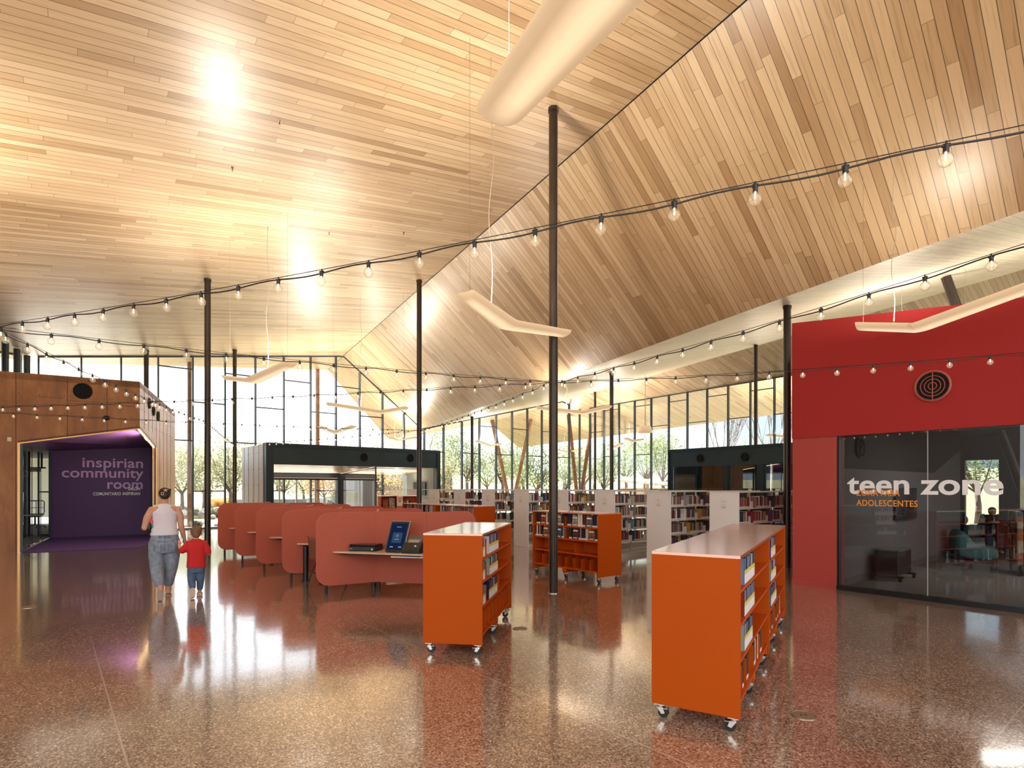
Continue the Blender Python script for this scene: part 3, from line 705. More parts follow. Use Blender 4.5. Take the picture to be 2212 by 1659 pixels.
lamp((LT(632, 783, 4.05), LT(548, 822, 3.88), LT(488, 815, 4.0)), 'pendant light over the glass wall, right of the column at the left', .29, True, 1.0)
lamp((LT(705, 871, 4.05), LT(822, 890, 3.90), LT(880, 880, 4.02)), 'long flat pendant light left of the second column', .28, True, .5)
lamp((LT(690, 922, 4.02), LT(724, 935, 3.88), LT(765, 920, 4.0)), 'small far pendant light above the slate blue room', .28, True, 1.5)
lamp((LT(1159, 880, 4.05), LT(1262, 891, 3.90), LT(1319, 877, 4.02)), 'long pendant light crossing behind the central column', .28, True, .35)
lamp((LT(1029, 952, 4.05), LT(1060, 964, 3.92), LT(1081, 958, 4.0)), 'small far pendant light above the book stacks, left of the central column', .28, True, .9)
lamp((LT(1205, 972, 4.05), LT(1230, 977, 3.95), LT(1255, 970, 4.02)), 'small far pendant light just right of the central column', .28, True, .9)
lamp((LT(838, 945, 4.05), LT(862, 952, 3.92), LT(901, 944, 4.02)), 'small far pendant light left beside the second column', .28, True, .9)
lamp((LT(1314, 961, 4.05), LT(1330, 966, 3.94), LT(1344, 957, 4.05)), 'smallest far pendant light beside the column over the stacks', .28, True, .9)
lamp((LT(1350, 946, 4.05), LT(1364, 953, 3.92), LT(1391, 948, 4.02)), 'far pendant light hanging left of the small drum lamp', .28, True, .9)
lamp((LT(1656, 939, 4.05), LT(1705, 944, 3.95), LT(1760, 925, 4.02)), 'pendant light half hidden behind the column at the red wall', .28, True, .9)
lamp((V(8.2, 13.2, 4.05), V(9.1, 12.4, 3.9), V(10.0, 12.3, 4.05)), 'added pendant light hidden behind the red wall, over the teen room roof', .28, True, 1.0)  # unseen lamp added to brighten the pale ceiling fold
lamp((V(12.4, 9.4, 4.05), V(13.2, 8.4, 3.9), V(14.0, 8.2, 4.05)), 'added pendant light over the right end of the teen room roof, out of view', .28, True, 1.4)  # another unseen lamp, added to brighten the ceiling above the teen room
lamp((V(-7.6, 7.6, 4.05), V(-8.4, 6.6, 3.9), V(-8.6, 5.7, 4.02)), 'pendant light just outside the left edge, warming the ceiling there', .28, True, .9)
lamp((V(-12.4, 10.6, 4.05), V(-12.3, 9.4, 3.9), V(-13.0, 8.8, 4.02)), 'added pendant light left of the bronze box, out of view', .28, True, .8)  # unseen lamp put in to lift the dull far-left ceiling
dl = PZ(1394, 927, 4.3); t_ = thing('drum_pendant', 'small pale drum pendant lamp hanging between far mullions', 'pendant light', dl)
MB().lathe(dl, [(.30, -.17), (.33, -.16), (.26, .12), (.05, .15)], 28).build('lamp_shade', LAMP, t_, smooth=True)
MB().tube([dl+Z3*.14, V3(dl, roofz(*dl.xy))], .012, 6).build('power_cord', CORD, t_)
for nm, a, bq in (('linear_light', (1993, 935), (2052, 945)), ('linear_light', (2168, 949), (2208, 957))):
    p, q = PZ(*a, 2.93), PZ(*bq, 2.93)
    o = MB().tube([p, q], .02, 6).build(nm, emit_mat('linear_light_glow', (1, .85, .6), 1.0)); tag(o, ('left' if a[0] < 2100 else 'right')+' thin linear ceiling light inside the teen room', 'light', 'teen room linear lights')

# ================================================================== STRING LIGHTS
SOCK = MB(); SOCK.cyl((0, 0, .0), (0, 0, -.034), .0125, .0135, 12); SOCK.box(-.017, .017, -.006, .006, -.008, .004); SOCK.cyl((0, 0, 0), (0, 0, .02), .006, .005, 8); SOCK.cyl((-.014, 0, .0), (.014, 0, .0), .008, n=8)
BULB = MB(); BULB.lathe((0, 0, 0), [(.010, -.030), (.013, -.037), (.024, -.044), (.031, -.056), (.0335, -.069), (.031, -.082), (.022, -.095), (.010, -.1015), (.002, -.103)], 16)
FIL = MB(); FIL.ell((0, 0, -.060), .0045, .0045, .011); FIL.cyl((0, 0, -.034), (0, 0, -.050), .005, .003, 6)
bg = bpy.data.materials.new('bulb_glass'); bg.use_nodes = True; t = bg.node_tree; t.nodes.clear()
oo = t.nodes.new('ShaderNodeOutputMaterial'); mx = t.nodes.new('ShaderNodeMixShader'); tr_ = t.nodes.new('ShaderNodeBsdfTransparent'); ad = t.nodes.new('ShaderNodeAddShader')
gl_ = t.nodes.new('ShaderNodeBsdfGlossy'); gl_.inputs['Roughness'].default_value = .03; lw = t.nodes.new('ShaderNodeLayerWeight'); lw.inputs[0].default_value = .35
em = t.nodes.new('ShaderNodeEmission'); em.inputs[0].default_value = (1, .80, .52, 1); em.inputs[1].default_value = .035
tr_.inputs[0].default_value = (.97, .95, .92, 1); t.links.new(tr_.outputs[0], ad.inputs[0]); t.links.new(em.outputs[0], ad.inputs[1])
t.links.new(math_(t, 'MULTIPLY', lw.outputs['Facing'], .75), mx.inputs[0]); t.links.new(ad.outputs[0], mx.inputs[1]); t.links.new(gl_.outputs[0], mx.inputs[2]); t.links.new(mx.outputs[0], oo.inputs[0])
FILM = emit_mat('warm_filament', (1, .68, .34), 3)
def locmesh(mb, name, mat, smooth=False):
    o = mb.build(name, mat, local=True, smooth=smooth); me = o.data; bpy.data.objects.remove(o); return me
SOCKM, BULBM, FILMM = locmesh(SOCK, 'lamp_socket', BLACKP), locmesh(BULB, 'bulb', bg, True), locmesh(FIL, 'filament', FILM, True)
def string(P, Q, label, sag=.05, off=.5, sp=.41):
    P, Q = Vector(P), Vector(Q); L = (Q-P).length; d = (Q-P).normalized(); yaw = math.atan2(d.y, d.x)
    f = lambda s: P.lerp(Q, s/L)-Z3*(4*sag*(s/L)*(1-s/L))
    root = thing('string_light', label, 'string light', P, 'string lights strung between the columns'); n = max(2, int(L/.10)+1)
    b = MB(); b.tube([f(L*i/n)-Z3*(.018+.010*math.sin(i*.10*2*math.pi/.82)) for i in range(n+1)], .0052, 6); b.build('cable', BLACKP, root)
    b = MB(); b.tube([f(L*i/n)+Z3*.004 for i in range(n+1)], .0028, 5); b.build('support_wire', BLACKM, root)
    s = off*sp
    while s < L-.05:
        p = f(s); so = bpy.data.objects.new('lamp_socket', SOCKM); COL.objects.link(so); so.parent = root; so.location = p-P-Z3*.012; so.rotation_euler = (random.uniform(-.06, .06), random.uniform(-.06, .06), yaw)
        for nm, me in (('bulb', BULBM), ('filament', FILMM)):
            c = bpy.data.objects.new(nm, me); COL.objects.link(c); c.parent = so
        s += sp
    return root
ZS = 3.27
def SP(u, v): return PZ(u, v, ZS)
c0 = COLP[0]; ca = V(c0.x-.0, c0.y-.072, ZS)
LC = SP(-4, 707)
string(SP(2330, 246), SP(-4, 702), 'nearest string of bulbs running from the upper right edge down to the left edge', .06, .15)
string(LC, V(c0.x-.05, c0.y-.06, ZS), 'string of bulbs from the left edge to the central column, upper of two meeting there', .05, .05)
p2 = COLP[2]; p7 = COLP[7]; p1 = COLP[1]
string(LC+V(0, .02, -.02), V(p2.x-.02, p2.y-.075, ZS), 'string of bulbs falling across the bronze box to the column behind the boy', .06, .25)
string(V(p2.x, p2.y-.075, ZS), V(p7.x, p7.y-.075, ZS), 'short steep string of bulbs between the two left columns', .03, .3)
string(SP(-70, 879), V(c0.x-.05, c0.y-.05, ZS), 'string of bulbs rising from the bronze box across the window wall to the central column', .05, .3)
string(SP(-40, 888), V(p1.x-.05, p1.y-.06, ZS), 'lower string of bulbs across the bronze box ending at the second column', .04, .3)
string(V(p7.x+.07, p7.y-.03, ZS), V(p1.x-.06, p1.y-.05, ZS), 'far string of bulbs just above the slate blue room', .04, .4)
string(V(p1.x+.05, p1.y-.06, ZS), V(c0.x-.05, c0.y-.05, ZS), 'string of bulbs climbing from the second column to the central column', .05, .4)
string(V(c0.x+.05, c0.y-.05, ZS), SP(2330, 490), 'string of bulbs rising from the central column to the right edge', .05, .35)
string(V(c0.x+.05, c0.y-.05, ZS), SP(2330, 752), 'string of bulbs crossing the red felt wall to the right edge', .05, .3)
for u, v, lab in ((604, 262, 'sprinkler head highest on the left ceiling'), (502, 362, 'sprinkler head left of the middle of the ceiling'), (711, 502, 'sprinkler head below and left of the centre of the ceiling'), (872, 502, 'sprinkler head near the ceiling ridge')):
    r = (u-CX)/FPX; q = (HY-v)/FPX; d = (PLA[0]-CAMZ)/(q-PLA[1]*r-PLA[2]); p = V(r*d, d, pz(PLA, r*d, d))
    o = MB().lathe(p, [(.022, -.004), (.022, 0), (.008, 0)], 12).lathe(p, [(.008, -.03), (.008, 0)], 8).lathe(p, [(.003, -.055), (.014, -.055), (.014, -.05), (.003, -.05)], 10).cyl(p-Z3*.05, p-Z3*.03, .006, n=8).build('sprinkler_head', M('brass_head', (.2, .14, .07), .4, .8)); tag(o, lab, 'sprinkler', 'ceiling sprinklers')

# ================================================================== BOOKS
def rgb(h): 
    h = h.lstrip('#'); return tuple((int(h[i:i+2], 16)/255)**2.2 for i in (0, 2, 4))
BCOL = ['#26262c', '#3a3036', '#6b2326', '#a8322f', '#c9c2b6', '#e4e0da', '#2c4a78', '#7fa3bd', '#3c5b4c', '#b98b4a', '#d4a93c', '#5a3c5c', '#84655a', '#9c9aa0', '#1c2438', '#c8663c', '#4e4038', '#7a2f4c']
BM = [M('book_cover_%s' % h[1:], rgb(h), .5) for h in BCOL]
CASEC = ['#1d2a4a', '#2c3f6c', '#1a1b22', '#6f8fb8', '#d4d4dc', '#5c4a8a', '#27343f', '#3d6fa0', '#93392e', '#8fa8a0']
CM = [M('case_cover_%s' % h[1:], rgb(h), .3) for h in CASEC]
def book_mesh(name, mats, th, h, d, band=None):
    """spine faces -Y, origin at the foot of the spine; x = thickness"""
    b = MB(); b.box(0, .0022, 0, d, 0, h, 0).box(th-.0022, th, 0, d, 0, h, 0).box(0, th, 0, .003, 0, h, 0).box(.0022, th-.0022, .003, d-.004, .003, h-.004, 1)
    if band: b.box(.0005, th-.0005, -.0012, .0, h*.42, h*.54, 3); b.box(.001, th-.001, -.0012, .0, .004, h*.40, 2)
    else: b.box(.001, th-.001, -.0012, .0, .006, h*.16, 2)
    return locmesh(b, name, mats)
BOOKS = [book_mesh('book', [BM[i], PAPER, LABELW], th, h, .16) for i, (th, h) in enumerate([(.028, .21), (.034, .225), (.03, .215), (.024, .205), (.022, .20), (.036, .225), (.03, .21), (.026, .20), (.03, .215), (.028, .21), (.022, .19), (.03, .22), (.035, .215), (.026, .205), (.032, .22), (.024, .2), (.03, .21), (.027, .215)])]
CASES = [book_mesh('disc_case', [CM[i], PAPER, LABELW, LABELY], .021, .185, .14, True) for i in range(10)]
BTH = [(.028, .21), (.034, .225), (.03, .215), (.024, .205), (.022, .20), (.036, .225), (.03, .21), (.026, .20), (.03, .215), (.028, .21), (.022, .19), (.03, .22), (.035, .215), (.026, .205), (.032, .22), (.024, .2), (.03, .21), (.027, .215)]
ORD = 'first second third fourth fifth sixth seventh eighth ninth tenth eleventh twelfth thirteenth fourteenth fifteenth sixteenth seventeenth eighteenth nineteenth twentieth'.split()
def ordn(n):
    if n <= 20: return ORD[n-1]
    te = {2: 'twenty', 3: 'thirty', 4: 'forty', 5: 'fifty', 6: 'sixty'}[n//10]
    return (te[:-1]+'ieth') if n % 10 == 0 else te+'-'+ORD[n % 10-1]
BNAME = 'charcoal,dark brown,maroon,red,beige,white,blue,pale blue,green,tan,yellow,plum,brown,grey,navy,orange,olive brown,wine'.split(',')
CNAME = 'navy,blue,black,pale blue,white,violet,slate,bright blue,brick red,sage'.split(',')
CNT = {}
def lab_no(key): CNT[key] = CNT.get(key, 0)+1; return ordn(CNT[key])
def cname(me):
    return BNAME[BOOKS.index(me)] if me in BOOKS else CNAME[CASES.index(me)] if me in CASES else ''
def put_book(me, fr, x, y, z, label, group, name='book', cat='book', th=None, out=-1):
    """spine faces out*fr.y; the book fills x ... x+thickness whichever way the frame is handed"""
    yo = fr.y*(-out); xo = Vector((yo.y, -yo.x, 0)); th = th if th is not None else max(v.co.x for v in me.vertices)
    o = bpy.data.objects.new(name, me); COL.objects.link(o); o.location = fr.p(x if xo.dot(fr.x) > 0 else x+th, y, z)
    o.rotation_euler = (0, 0, math.atan2(xo.y, xo.x))
    if group and '@' in label: label = label.replace('@', '%s %s, %s' % (cname(me), cat, lab_no(group)))
    return tag(o, label, cat, group)

# ================================================================== ORANGE CARTS
CASTP = {}
def caster(p, face, root, brk=True):
    """plate, fork and rubber wheel below p"""
    f = Vector(face).normalized(); s = Z3.cross(f); fr = Fr(p, s, f)
    if 'c' not in CASTP:
        F0 = WF
        a = MB(); a.box(-.03, .03, -.035, .035, -.006, 0); a.cyl((0, 0, -.006), (0, 0, -.024), .026, .024, 14); 
        a.slab([(-.022, -.022, -.024), (-.022, .022, -.024), (-.022, .036, -.062), (-.022, .012, -.07)], (.004, 0, 0)).slab([(.018, -.022, -.024), (.018, .022, -.024), (.018, .036, -.062), (.018, .012, -.07)], (.004, 0, 0))
        a.box(-.026, .026, .02, .055, -.03, -.026); a.cyl((-.024, .022, -.058), (.024, .022, -.058), .007, n=8)
        w = MB(); w.cyl((-.014, .022, -.060), (.014, .022, -.060), .037, n=20); w.cyl((-.016, .022, -.060), (.016, .022, -.060), .02, n=14)
        CASTP['c'] = locmesh(a, 'caster', CHROME); CASTP['w'] = locmesh(w, 'wheel', RUBBER)
    o = bpy.data.objects.new('caster', CASTP['c']); COL.objects.link(o); o.parent = root; o.location = Vector(p)-wloc(root); o.rotation_euler = (0, 0, math.atan2(s.y, s.x))
    q = bpy.data.objects.new('wheel', CASTP['w']); COL.objects.link(q); q.parent = o
CZ = (.197, .47, .715, .945); CTOP = 1.19; CBOT = .105
def cart(o, dl, dw, L, W, label, sides=(1,)):
    """o corner on floor; dl long direction, dw width direction; shelves open on both long sides"""
    fr = Fr(V3(o, 0), dl, dw); t = thing('book_cart', label, 'book cart', V3(o, 0), 'orange rolling book carts')
    def bx(nm, mat, *a, bev=.0015): 
        return MB().box(*a, fr=fr).build(nm, mat, t, bevel=bev)
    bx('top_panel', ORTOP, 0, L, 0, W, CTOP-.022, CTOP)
    bx('end_panel', ORANGE, 0, .022, 0, W, CBOT, CTOP-.0225); bx('end_panel', ORANGE, L-.022, L, 0, W, CBOT, CTOP-.0225)
    bx('back_panel', ORANGE2, .022, L-.022, W/2-.008, W/2+.008, .2, .93)
    bx('bottom_panel', ORANGE2, .022, L-.022, .012, W-.012, .175, .197)
    for z in CZ[1:]:
        bx('shelf', ORANGE2, .022, L-.022, .012, W-.012, z-.022, z)
    for x in (L*.5,): bx('bottom_rail', ORANGE2, x-.05, x+.05, .02, W-.02, .105, .175)
    bx('bottom_rail', ORANGE2, .03, .06, .02, W-.02, .105, .175); bx('bottom_rail', ORANGE2, L-.06, L-.03, .02, W-.02, .105, .175)
    for x in (.05, L/2, L-.05):
        for y in (.05, W-.05): caster(fr.p(x, y, .105-.008), dw if y > W/2 else -dw, t)
    return t, fr
def cart_div(t, fr, x, y0, y1, z, h, tilt=0):
    b = MB(); b.slab([fr.p(x, y0, z), fr.p(x, y1, z), fr.p(x+tilt, y1, z+h), fr.p(x+tilt, y0+.0, z+h*.97)], fr.x*.006); b.build('divider', ORANGE2, t)
    return
# cart 1 (centre)
d1l = V(.163, .9866, 0); d1w = V(-.9866, .163, 0)
o1 = V(-.288, 5.50, 0)
t1, f1 = cart(o1, d1l, d1w, 1.73, .60, 'orange rolling book cart in the middle foreground beside the nearest study booth')
# open side facing the camera's right is y=0
def row_side(fr, x0, x1, z, label, group, meshes=CASES, ths=None, name='disc_case', cat='disc case', near=.022):
    x = x0
    while x < x1-.01:
        i = random.randrange(len(meshes)); th = ths[i][0] if ths else .021
        put_book(meshes[i], fr, x, near, z, label, group, name, cat); x += th+.0012
RN_ = ('bottom', 'third', 'second', 'top')
for ri, z in ((3, CZ[3]), (2, CZ[2]), (1, CZ[1])):
    nm = RN_[ri] if ri != 1 else 'third'
    nm = {3: 'top', 2: 'second', 1: 'third'}[ri]
    row_side(f1, .028, .028+.022*random.choice((8, 9, 10)), z, '@ in near bunch, %s shelf of centre cart' % nm, 'near disc cases on the %s shelf of the centre cart' % nm)
    cart_div(t1, f1, .33, .03, .27, z, .17)
    row_side(f1, .42+(.03 if ri == 2 else 0), .42+.022*random.choice((21, 23, 24)), z, '@ in far bunch, %s shelf of centre cart' % nm, 'far disc cases on the %s shelf of the centre cart' % nm)
    if ri == 1: cart_div(t1, f1, 1.05, .03, .27, z, .17)
for k in range(8): cart_div(t1, f1, .12+.2*k, .03, .27, CZ[0], .19, tilt=-.02)
# carts 2a / 2b (right foreground)
d2l = V(.504, .8637, 0); d2w = V(-.8637, .504, 0); o2 = V(1.512, 3.745, 0)
ta, fa = cart(o2, d2l, d2w, 1.73, .595, 'orange rolling book cart nearest to the camera at the right')
tb, fb = cart(o2+d2l*1.733, d2l, d2w, 1.73, .595, 'orange rolling book cart right behind the nearest one, end to end with it')
for t_, f_, nmc in ((ta, fa, "right pair's front cart"), (tb, fb, "right pair's rear cart")):
    for ri in (3, 2, 1):
        nm = {3: 'top', 2: 'second', 1: 'third'}[ri]; z = CZ[ri]
        row_side(f_, .028, .028+.022*random.choice((3, 4, 5)), z, '@ in near bunch, %s shelf, %s' % (nm, nmc), 'near disc cases on the %s shelf of the %s' % (nm, nmc))
        cart_div(t_, f_, .22, .03, .27, z, .17)
        row_side(f_, .34, .34+.022*random.choice((19, 22, 24)), z, '@ in far bunch, %s shelf, %s' % (nm, nmc), 'far disc cases on the %s shelf of the %s' % (nm, nmc))
    for k in range(8):
        cart_div(t_, f_, .10+.2*k, .03, .27, CZ[0], .19, tilt=-.02)
        if k in (0, 1, 2, 4, 5, 6):
            for j in range(2 if k % 2 else 3):
                put_book(BOOKS[random.choice((0, 14, 1, 0, 6, 5))], f_, .125+.2*k+.038*j, .035, CZ[0]+.001, '@ from near end between bottom dividers, %s' % nmc, 'hardbacks at the bottom of the %s' % nmc)
# cart 3 (behind the central column)
o3 = V(1.46, 9.55, 0)
t3, f3 = cart(o3, A2, B2, 1.68, .60, 'orange rolling book cart partly hidden by the central column')
COVM = [M('picture_cover_%d' % i, c, .35, var=(22, .75)) for i, c in enumerate([(.10, .03, .03), (.22, .10, .05), (.05, .04, .07), (.12, .12, .14), (.03, .10, .25), (.03, .03, .035), (.30, .28, .22), (.25, .05, .02)])]
for ri, z in ((3, CZ[3]), (2, CZ[2])):
    nm = 'top' if ri == 3 else 'second'; x = .04; k = 0
    while x < 1.56:
        if k % 3 == 1:      # cover turned to the front
            b = MB(); fr = f3; wv, hv = .15, .205; i = random.randrange(8)
            b.slab([fr.p(x, .03, z), fr.p(x+wv, .03, z), fr.p(x+wv, .055, z+hv), fr.p(x, .055, z+hv)], fr.y*.025, 0)
            b.slab([fr.p(x+.02, .0312, z+.14), fr.p(x+wv-.02, .0312+.0, z+.14), fr.p(x+wv-.02, .0405, z+.165), fr.p(x+.02, .0405, z+.165)], -fr.y*.006, 1)
            b.slab([fr.p(x+.03, .02, z+.02), fr.p(x+wv-.03, .02, z+.02), fr.p(x+wv-.03, .026, z+.035), fr.p(x+.03, .026, z+.035)], -fr.y*-.006, 1)
            o = b.build('book', [COVM[i], PAPER]); tag(o, '%s cover-out book from left, %s shelf, cart behind the column' % (lab_no('cov'+nm), nm), 'book', 'cover-out books on the %s shelf behind the column' % nm); x += wv+.012
        else:
            for _ in range(random.choice((2, 3, 4))):
                i = random.choice((0, 1, 2, 5, 13, 4, 14)); put_book(BOOKS[i], f3, x, .03, z, '@ spine-out, %s shelf, cart behind the column' % nm, 'spine-out books on the %s shelf behind the column' % nm); x += BTH[i][0]+.002
            x += .004
        k += 1
        if .7 < x < .82: cart_div(t3, f3, .83, .03, .27, z, .17); x = .86
cart_div(t3, f3, .60, .03, .27, CZ[1], .18)
for k in range(8): cart_div(t3, f3, .03+.2*k, .03, .27, CZ[0], .19, tilt=.0)
# row of books on the far side, seen over the low back panel
for k in range(24):
    i = random.randrange(18); put_book(BOOKS[i], f3, .35+.036*k, .36, CZ[1], '@ on the rear side of the cart behind the column', 'rear books of the cart behind the column')
# carts 4a/4b and display unit (left rear)
o4 = V(-.885, 13.2, 0)
t4, f4 = cart(o4, A2, B2, 1.72, .62, 'orange shelf cart behind the booths, the one nearer the camera of the end-to-end pair')
t5, f5 = cart(o4+A2*1.725, A2, B2, 1.72, .62, 'orange shelf cart behind the booths, farther one of the end-to-end pair')
for f_, nmc in ((f4, 'nearer'), (f5, 'farther')):
    for x0, x1 in ((.05, .52), (.62, 1.1), (1.2, 1.5)):
        row_side(f_, x0, x1, CZ[3], '@ from the right, %s orange cart behind booths' % nmc, 'books on the %s cart behind the booths' % nmc, BOOKS, BTH, 'book', 'book')
# display unit with heart poster
dsp = PD(822, 1051, 17.6); dsp.z = 0
fd = Fr(dsp, V(.92, .39, 0), V(-.39, .92, 0)); dt = thing('display_shelf', 'low orange display shelf with slanted books and a heart poster behind the booths', 'display shelf', dsp)
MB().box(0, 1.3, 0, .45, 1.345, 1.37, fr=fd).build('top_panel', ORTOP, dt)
MB().box(0, .03, 0, .45, 0, 1.345, fr=fd).build('end_panel', ORANGE, dt); MB().box(1.27, 1.3, 0, .45, 0, 1.345, fr=fd).build('end_panel', ORANGE, dt)
MB().box(.03, 1.27, .42, .45, .03, 1.345, fr=fd).build('back_panel', ORANGE2, dt)
MB().box(.03, 1.27, .02, .42, .96, .985, fr=fd).build('shelf', ORANGE2, dt); MB().box(.68, .70, .0, .42, .985, 1.345, fr=fd).build('divider', ORANGE2, dt)
MB().box(.50, .70, -.01, .0, .70, 1.345, fr=fd).build('panel', FELTE, dt)
for k, (x, i) in enumerate(((.10, 7), (.30, 6))):
    b = MB(); b.slab([fd.p(x, .1, .985), fd.p(x+.17, .1, .985), fd.p(x+.17, .18, 1.24+.05*k), fd.p(x, .18, 1.24+.05*k)], fd.y*.02); o = b.build('book', [COVM[i]]); tag(o, ('small red slanted book' if k == 0 else 'taller slanted picture book')+' on the display shelf behind the booths', 'book')
b = MB(); hp = []
for i in range(40):
    a = 2*math.pi*i/40; hp.append((.60+.0052*16*math.sin(a)**3, 1.225+.0058*(13*math.cos(a)-5*math.cos(2*a)-2*math.cos(3*a)-math.cos(4*a))))
b.box(.51, .69, -.022, -.012, 1.04, 1.335, 0, fr=fd)
HC = [(.8, .05, .05), (.85, .4, .03), (.85, .75, .05), (.05, .45, .12), (.03, .15, .6), (.3, .05, .4)]
zs = [p[1] for p in hp]; zlo, zhi = min(zs), max(zs)
for bi in range(6):
    za, zb = zhi-(zhi-zlo)*bi/6, zhi-(zhi-zlo)*(bi+1)/6
    pl = []
    for i in range(40):
        x, z = hp[i]; pl.append((x, min(max(z, zb), za)))
    # clip by clamping: build thin prism per band from clamped outline
    L_ = [p for i, p in enumerate(pl) if zb-1e-6 <= hp[i][1] <= za+1e-6]
    if len(L_) >= 2:
        xs = [p[0] for p in L_]; c = .60
        wa = max(abs(x-c) for x in xs)
        wb = min(abs(x-c) for x in xs)
        top_w, bot_w = (wa, wa) if bi < 2 else (wa, wb)
        b.slab([fd.p(c-top_w, -.023, za), fd.p(c+top_w, -.023, za), fd.p(c+bot_w, -.023, zb), fd.p(c-bot_w, -.023, zb)], -fd.y*.001, 1+bi)
o = b.build('poster', [LABELW]+[M('heart_stripe_%d' % i, c, .6) for i, c in enumerate(HC)]); tag(o, 'white poster with a rainbow striped heart on the orange display shelf', 'poster')
for k, x in enumerate((.76, .86, .93)): put_book(BOOKS[(9, 5, 0)[k]], fd, x, .1, .985, ('tan book', 'pale grey book', 'black book')[k]+' standing on the right half of the display shelf', None)

# ================================================================== WHITE BOOK STACKS
RO = V(2.92, 12.23, 0); RH = 1.545
SIGNM = M('sign_paper', (.74, .74, .76), .5); SIGNT = M('sign_text', (.25, .25, .27), .6)
RLEV = (.09, .37, .655, .945, 1.235)
nind = 0; stuffb = MB()
order = ['nearest to the red wall', 'second from the red wall', 'third from the red wall', 'fourth from the red wall, just right of the central column', 'fifth from the red wall, just left of the central column', 'sixth from the red wall', 'seventh from the red wall', 'eighth from the red wall', 'farthest left']
for ri in range(9):
    tl = -1.49+1.503*ri          # left edge coordinate along A2
    o = RO+A2*tl; fr = Fr(V3(o, 0), B2, -A2)   # x: depth of range away, y: to the right (0...61)
    Lr = 3.75; Wd = .61
    t = thing('book_stack', 'white metal double-sided book stack, %s' % order[ri], 'bookshelf', V3(o, 0), 'white book stacks')
    MB().box(0, .03, 0, Wd, 0, RH-.012, fr=fr).build('end_panel', WHITE, t, bevel=.004)
    MB().box(-.012, Lr, -.012, Wd+.012, RH-.012, RH+.006, fr=fr).build('top_panel', WHITE, t)
    MB().box(.03, Lr, .03, Wd-.03, 0, .075, fr=fr).build('base', CREAM, t)
    sx = .30
    sg = MB().box(-.006, 0, Wd/2-.085, Wd/2+.085, 1.22, 1.40, fr=fr).build('sign_holder', SIGNM, t, bevel=.002)
    sb_ = MB()
    for z, w_ in ((1.355, .05), (1.30, .035), (1.26, .09), (1.245, .06)): sb_.box(-.0075, -.006, Wd/2-w_/2, Wd/2+w_/2, z-.004, z+.004, fr=fr)
    sb_.build('sign_text', SIGNT, sg)
    for x in [.03+.93*i for i in range(5)]: MB().box(x-.012, x+.012, Wd/2-.02, Wd/2+.02, .075, RH-.012, fr=fr).build('upright', CREAM, t)
    for z in RLEV:
        MB().box(.03, Lr, Wd/2+.02, Wd-.012, z-.02, z, fr=fr).build('shelf', CREAM, t)
        MB().box(.03, Lr, .012, Wd/2-.02, z-.02, z, fr=fr).build('shelf', CREAM, t)
    if ri == 8: continue
    # books on the visible side, y from Wd-.02 inwards; spines face +y
    for li, z in enumerate(RLEV[1:] if ri < 6 else RLEV[3:]):
        lv = li+1 if ri < 6 else li+3
        x = .05
        while x < 2.3:
            run = random.uniform(.30, .52); e = min(x+run, 2.4)
            while x < e:
                i = random.choice(range(18)); th, h = BTH[i]
                near = (ri in (0, 1, 2) and x < 1.65 and (lv >= 3 or ri != 0)) or (ri == 3 and lv >= 3 and x < 1.1)
                if near and nind < 140:
                    lvn = {1: 'bottom', 2: 'third', 3: 'second', 4: 'top'}[lv]
                    put_book(BOOKS[i], fr, x, Wd-.022, z, '@ from near end, %s shelf, white stack %s' % (lvn, order[ri].split(',')[0]), 'books on the %s shelf of the white stack %s' % (lvn, order[ri].split(',')[0]), out=1); nind += 1
                else: stuffb.box(x, x+th, Wd-.18, Wd-.022, z, z+h, i, fr=fr); stuffb.box(x+.002, x+th-.002, Wd-.022, Wd-.0205, z+.005, z+.035, 18, fr=fr)
                x += th+.001
            # book support plate, then a gap
            MB().box(x+.02, x+.16, Wd-.06, Wd-.055, z, z+.13, fr=fr).build('book_support', WHITE, t)
            x += random.uniform(.18, .26)
o = stuffb.build('books', BM+[LABELW]); tag(o, 'remaining small distant books filling the white stacks', 'books', kind='stuff')

# ================================================================== STUDY BOOTHS
E = V(-2.98, 8.60, 0); K = V(-2.17, 9.06, 0); J = V(-1.37, 8.88, 0); R_ = V(-.60, 9.36, 0); STEP = A2*1.603
ZB, ZT = .125, 1.25
def panel(p, q, th, round_p=False, round_q=False, name='wing_panel', root=None, r=.20):
    p, q = V3(p, 0), V3(q, 0); d = (q-p); L = d.length; d.normalize(); n = V(-d.y, d.x, 0); out = []
    def arc(cx, cz, a0, a1): return [(cx+r*math.cos(math.radians(a0+(a1-a0)*i/8)), cz+r*math.sin(math.radians(a0+(a1-a0)*i/8))) for i in range(9)]
    out += arc(r, ZB+r, 270, 180)+arc(r, ZT-r, 180, 90) if round_p else [(0, ZB), (0, ZT)]
    out += (arc(L-r, ZT-r, 90, 0)+arc(L-r, ZB+r, 0, -90)) if round_q else [(L, ZT), (L, ZB)]
    b = MB(); P = [p+d*x+Z3*z-n*th/2 for x, z in out]; b.slab(P, n*th, 0)
    for i in range(2, len(b.m)): b.m[i] = 1
    o = b.build(name, [FELT, FELTE], root, bevel=.004); return o
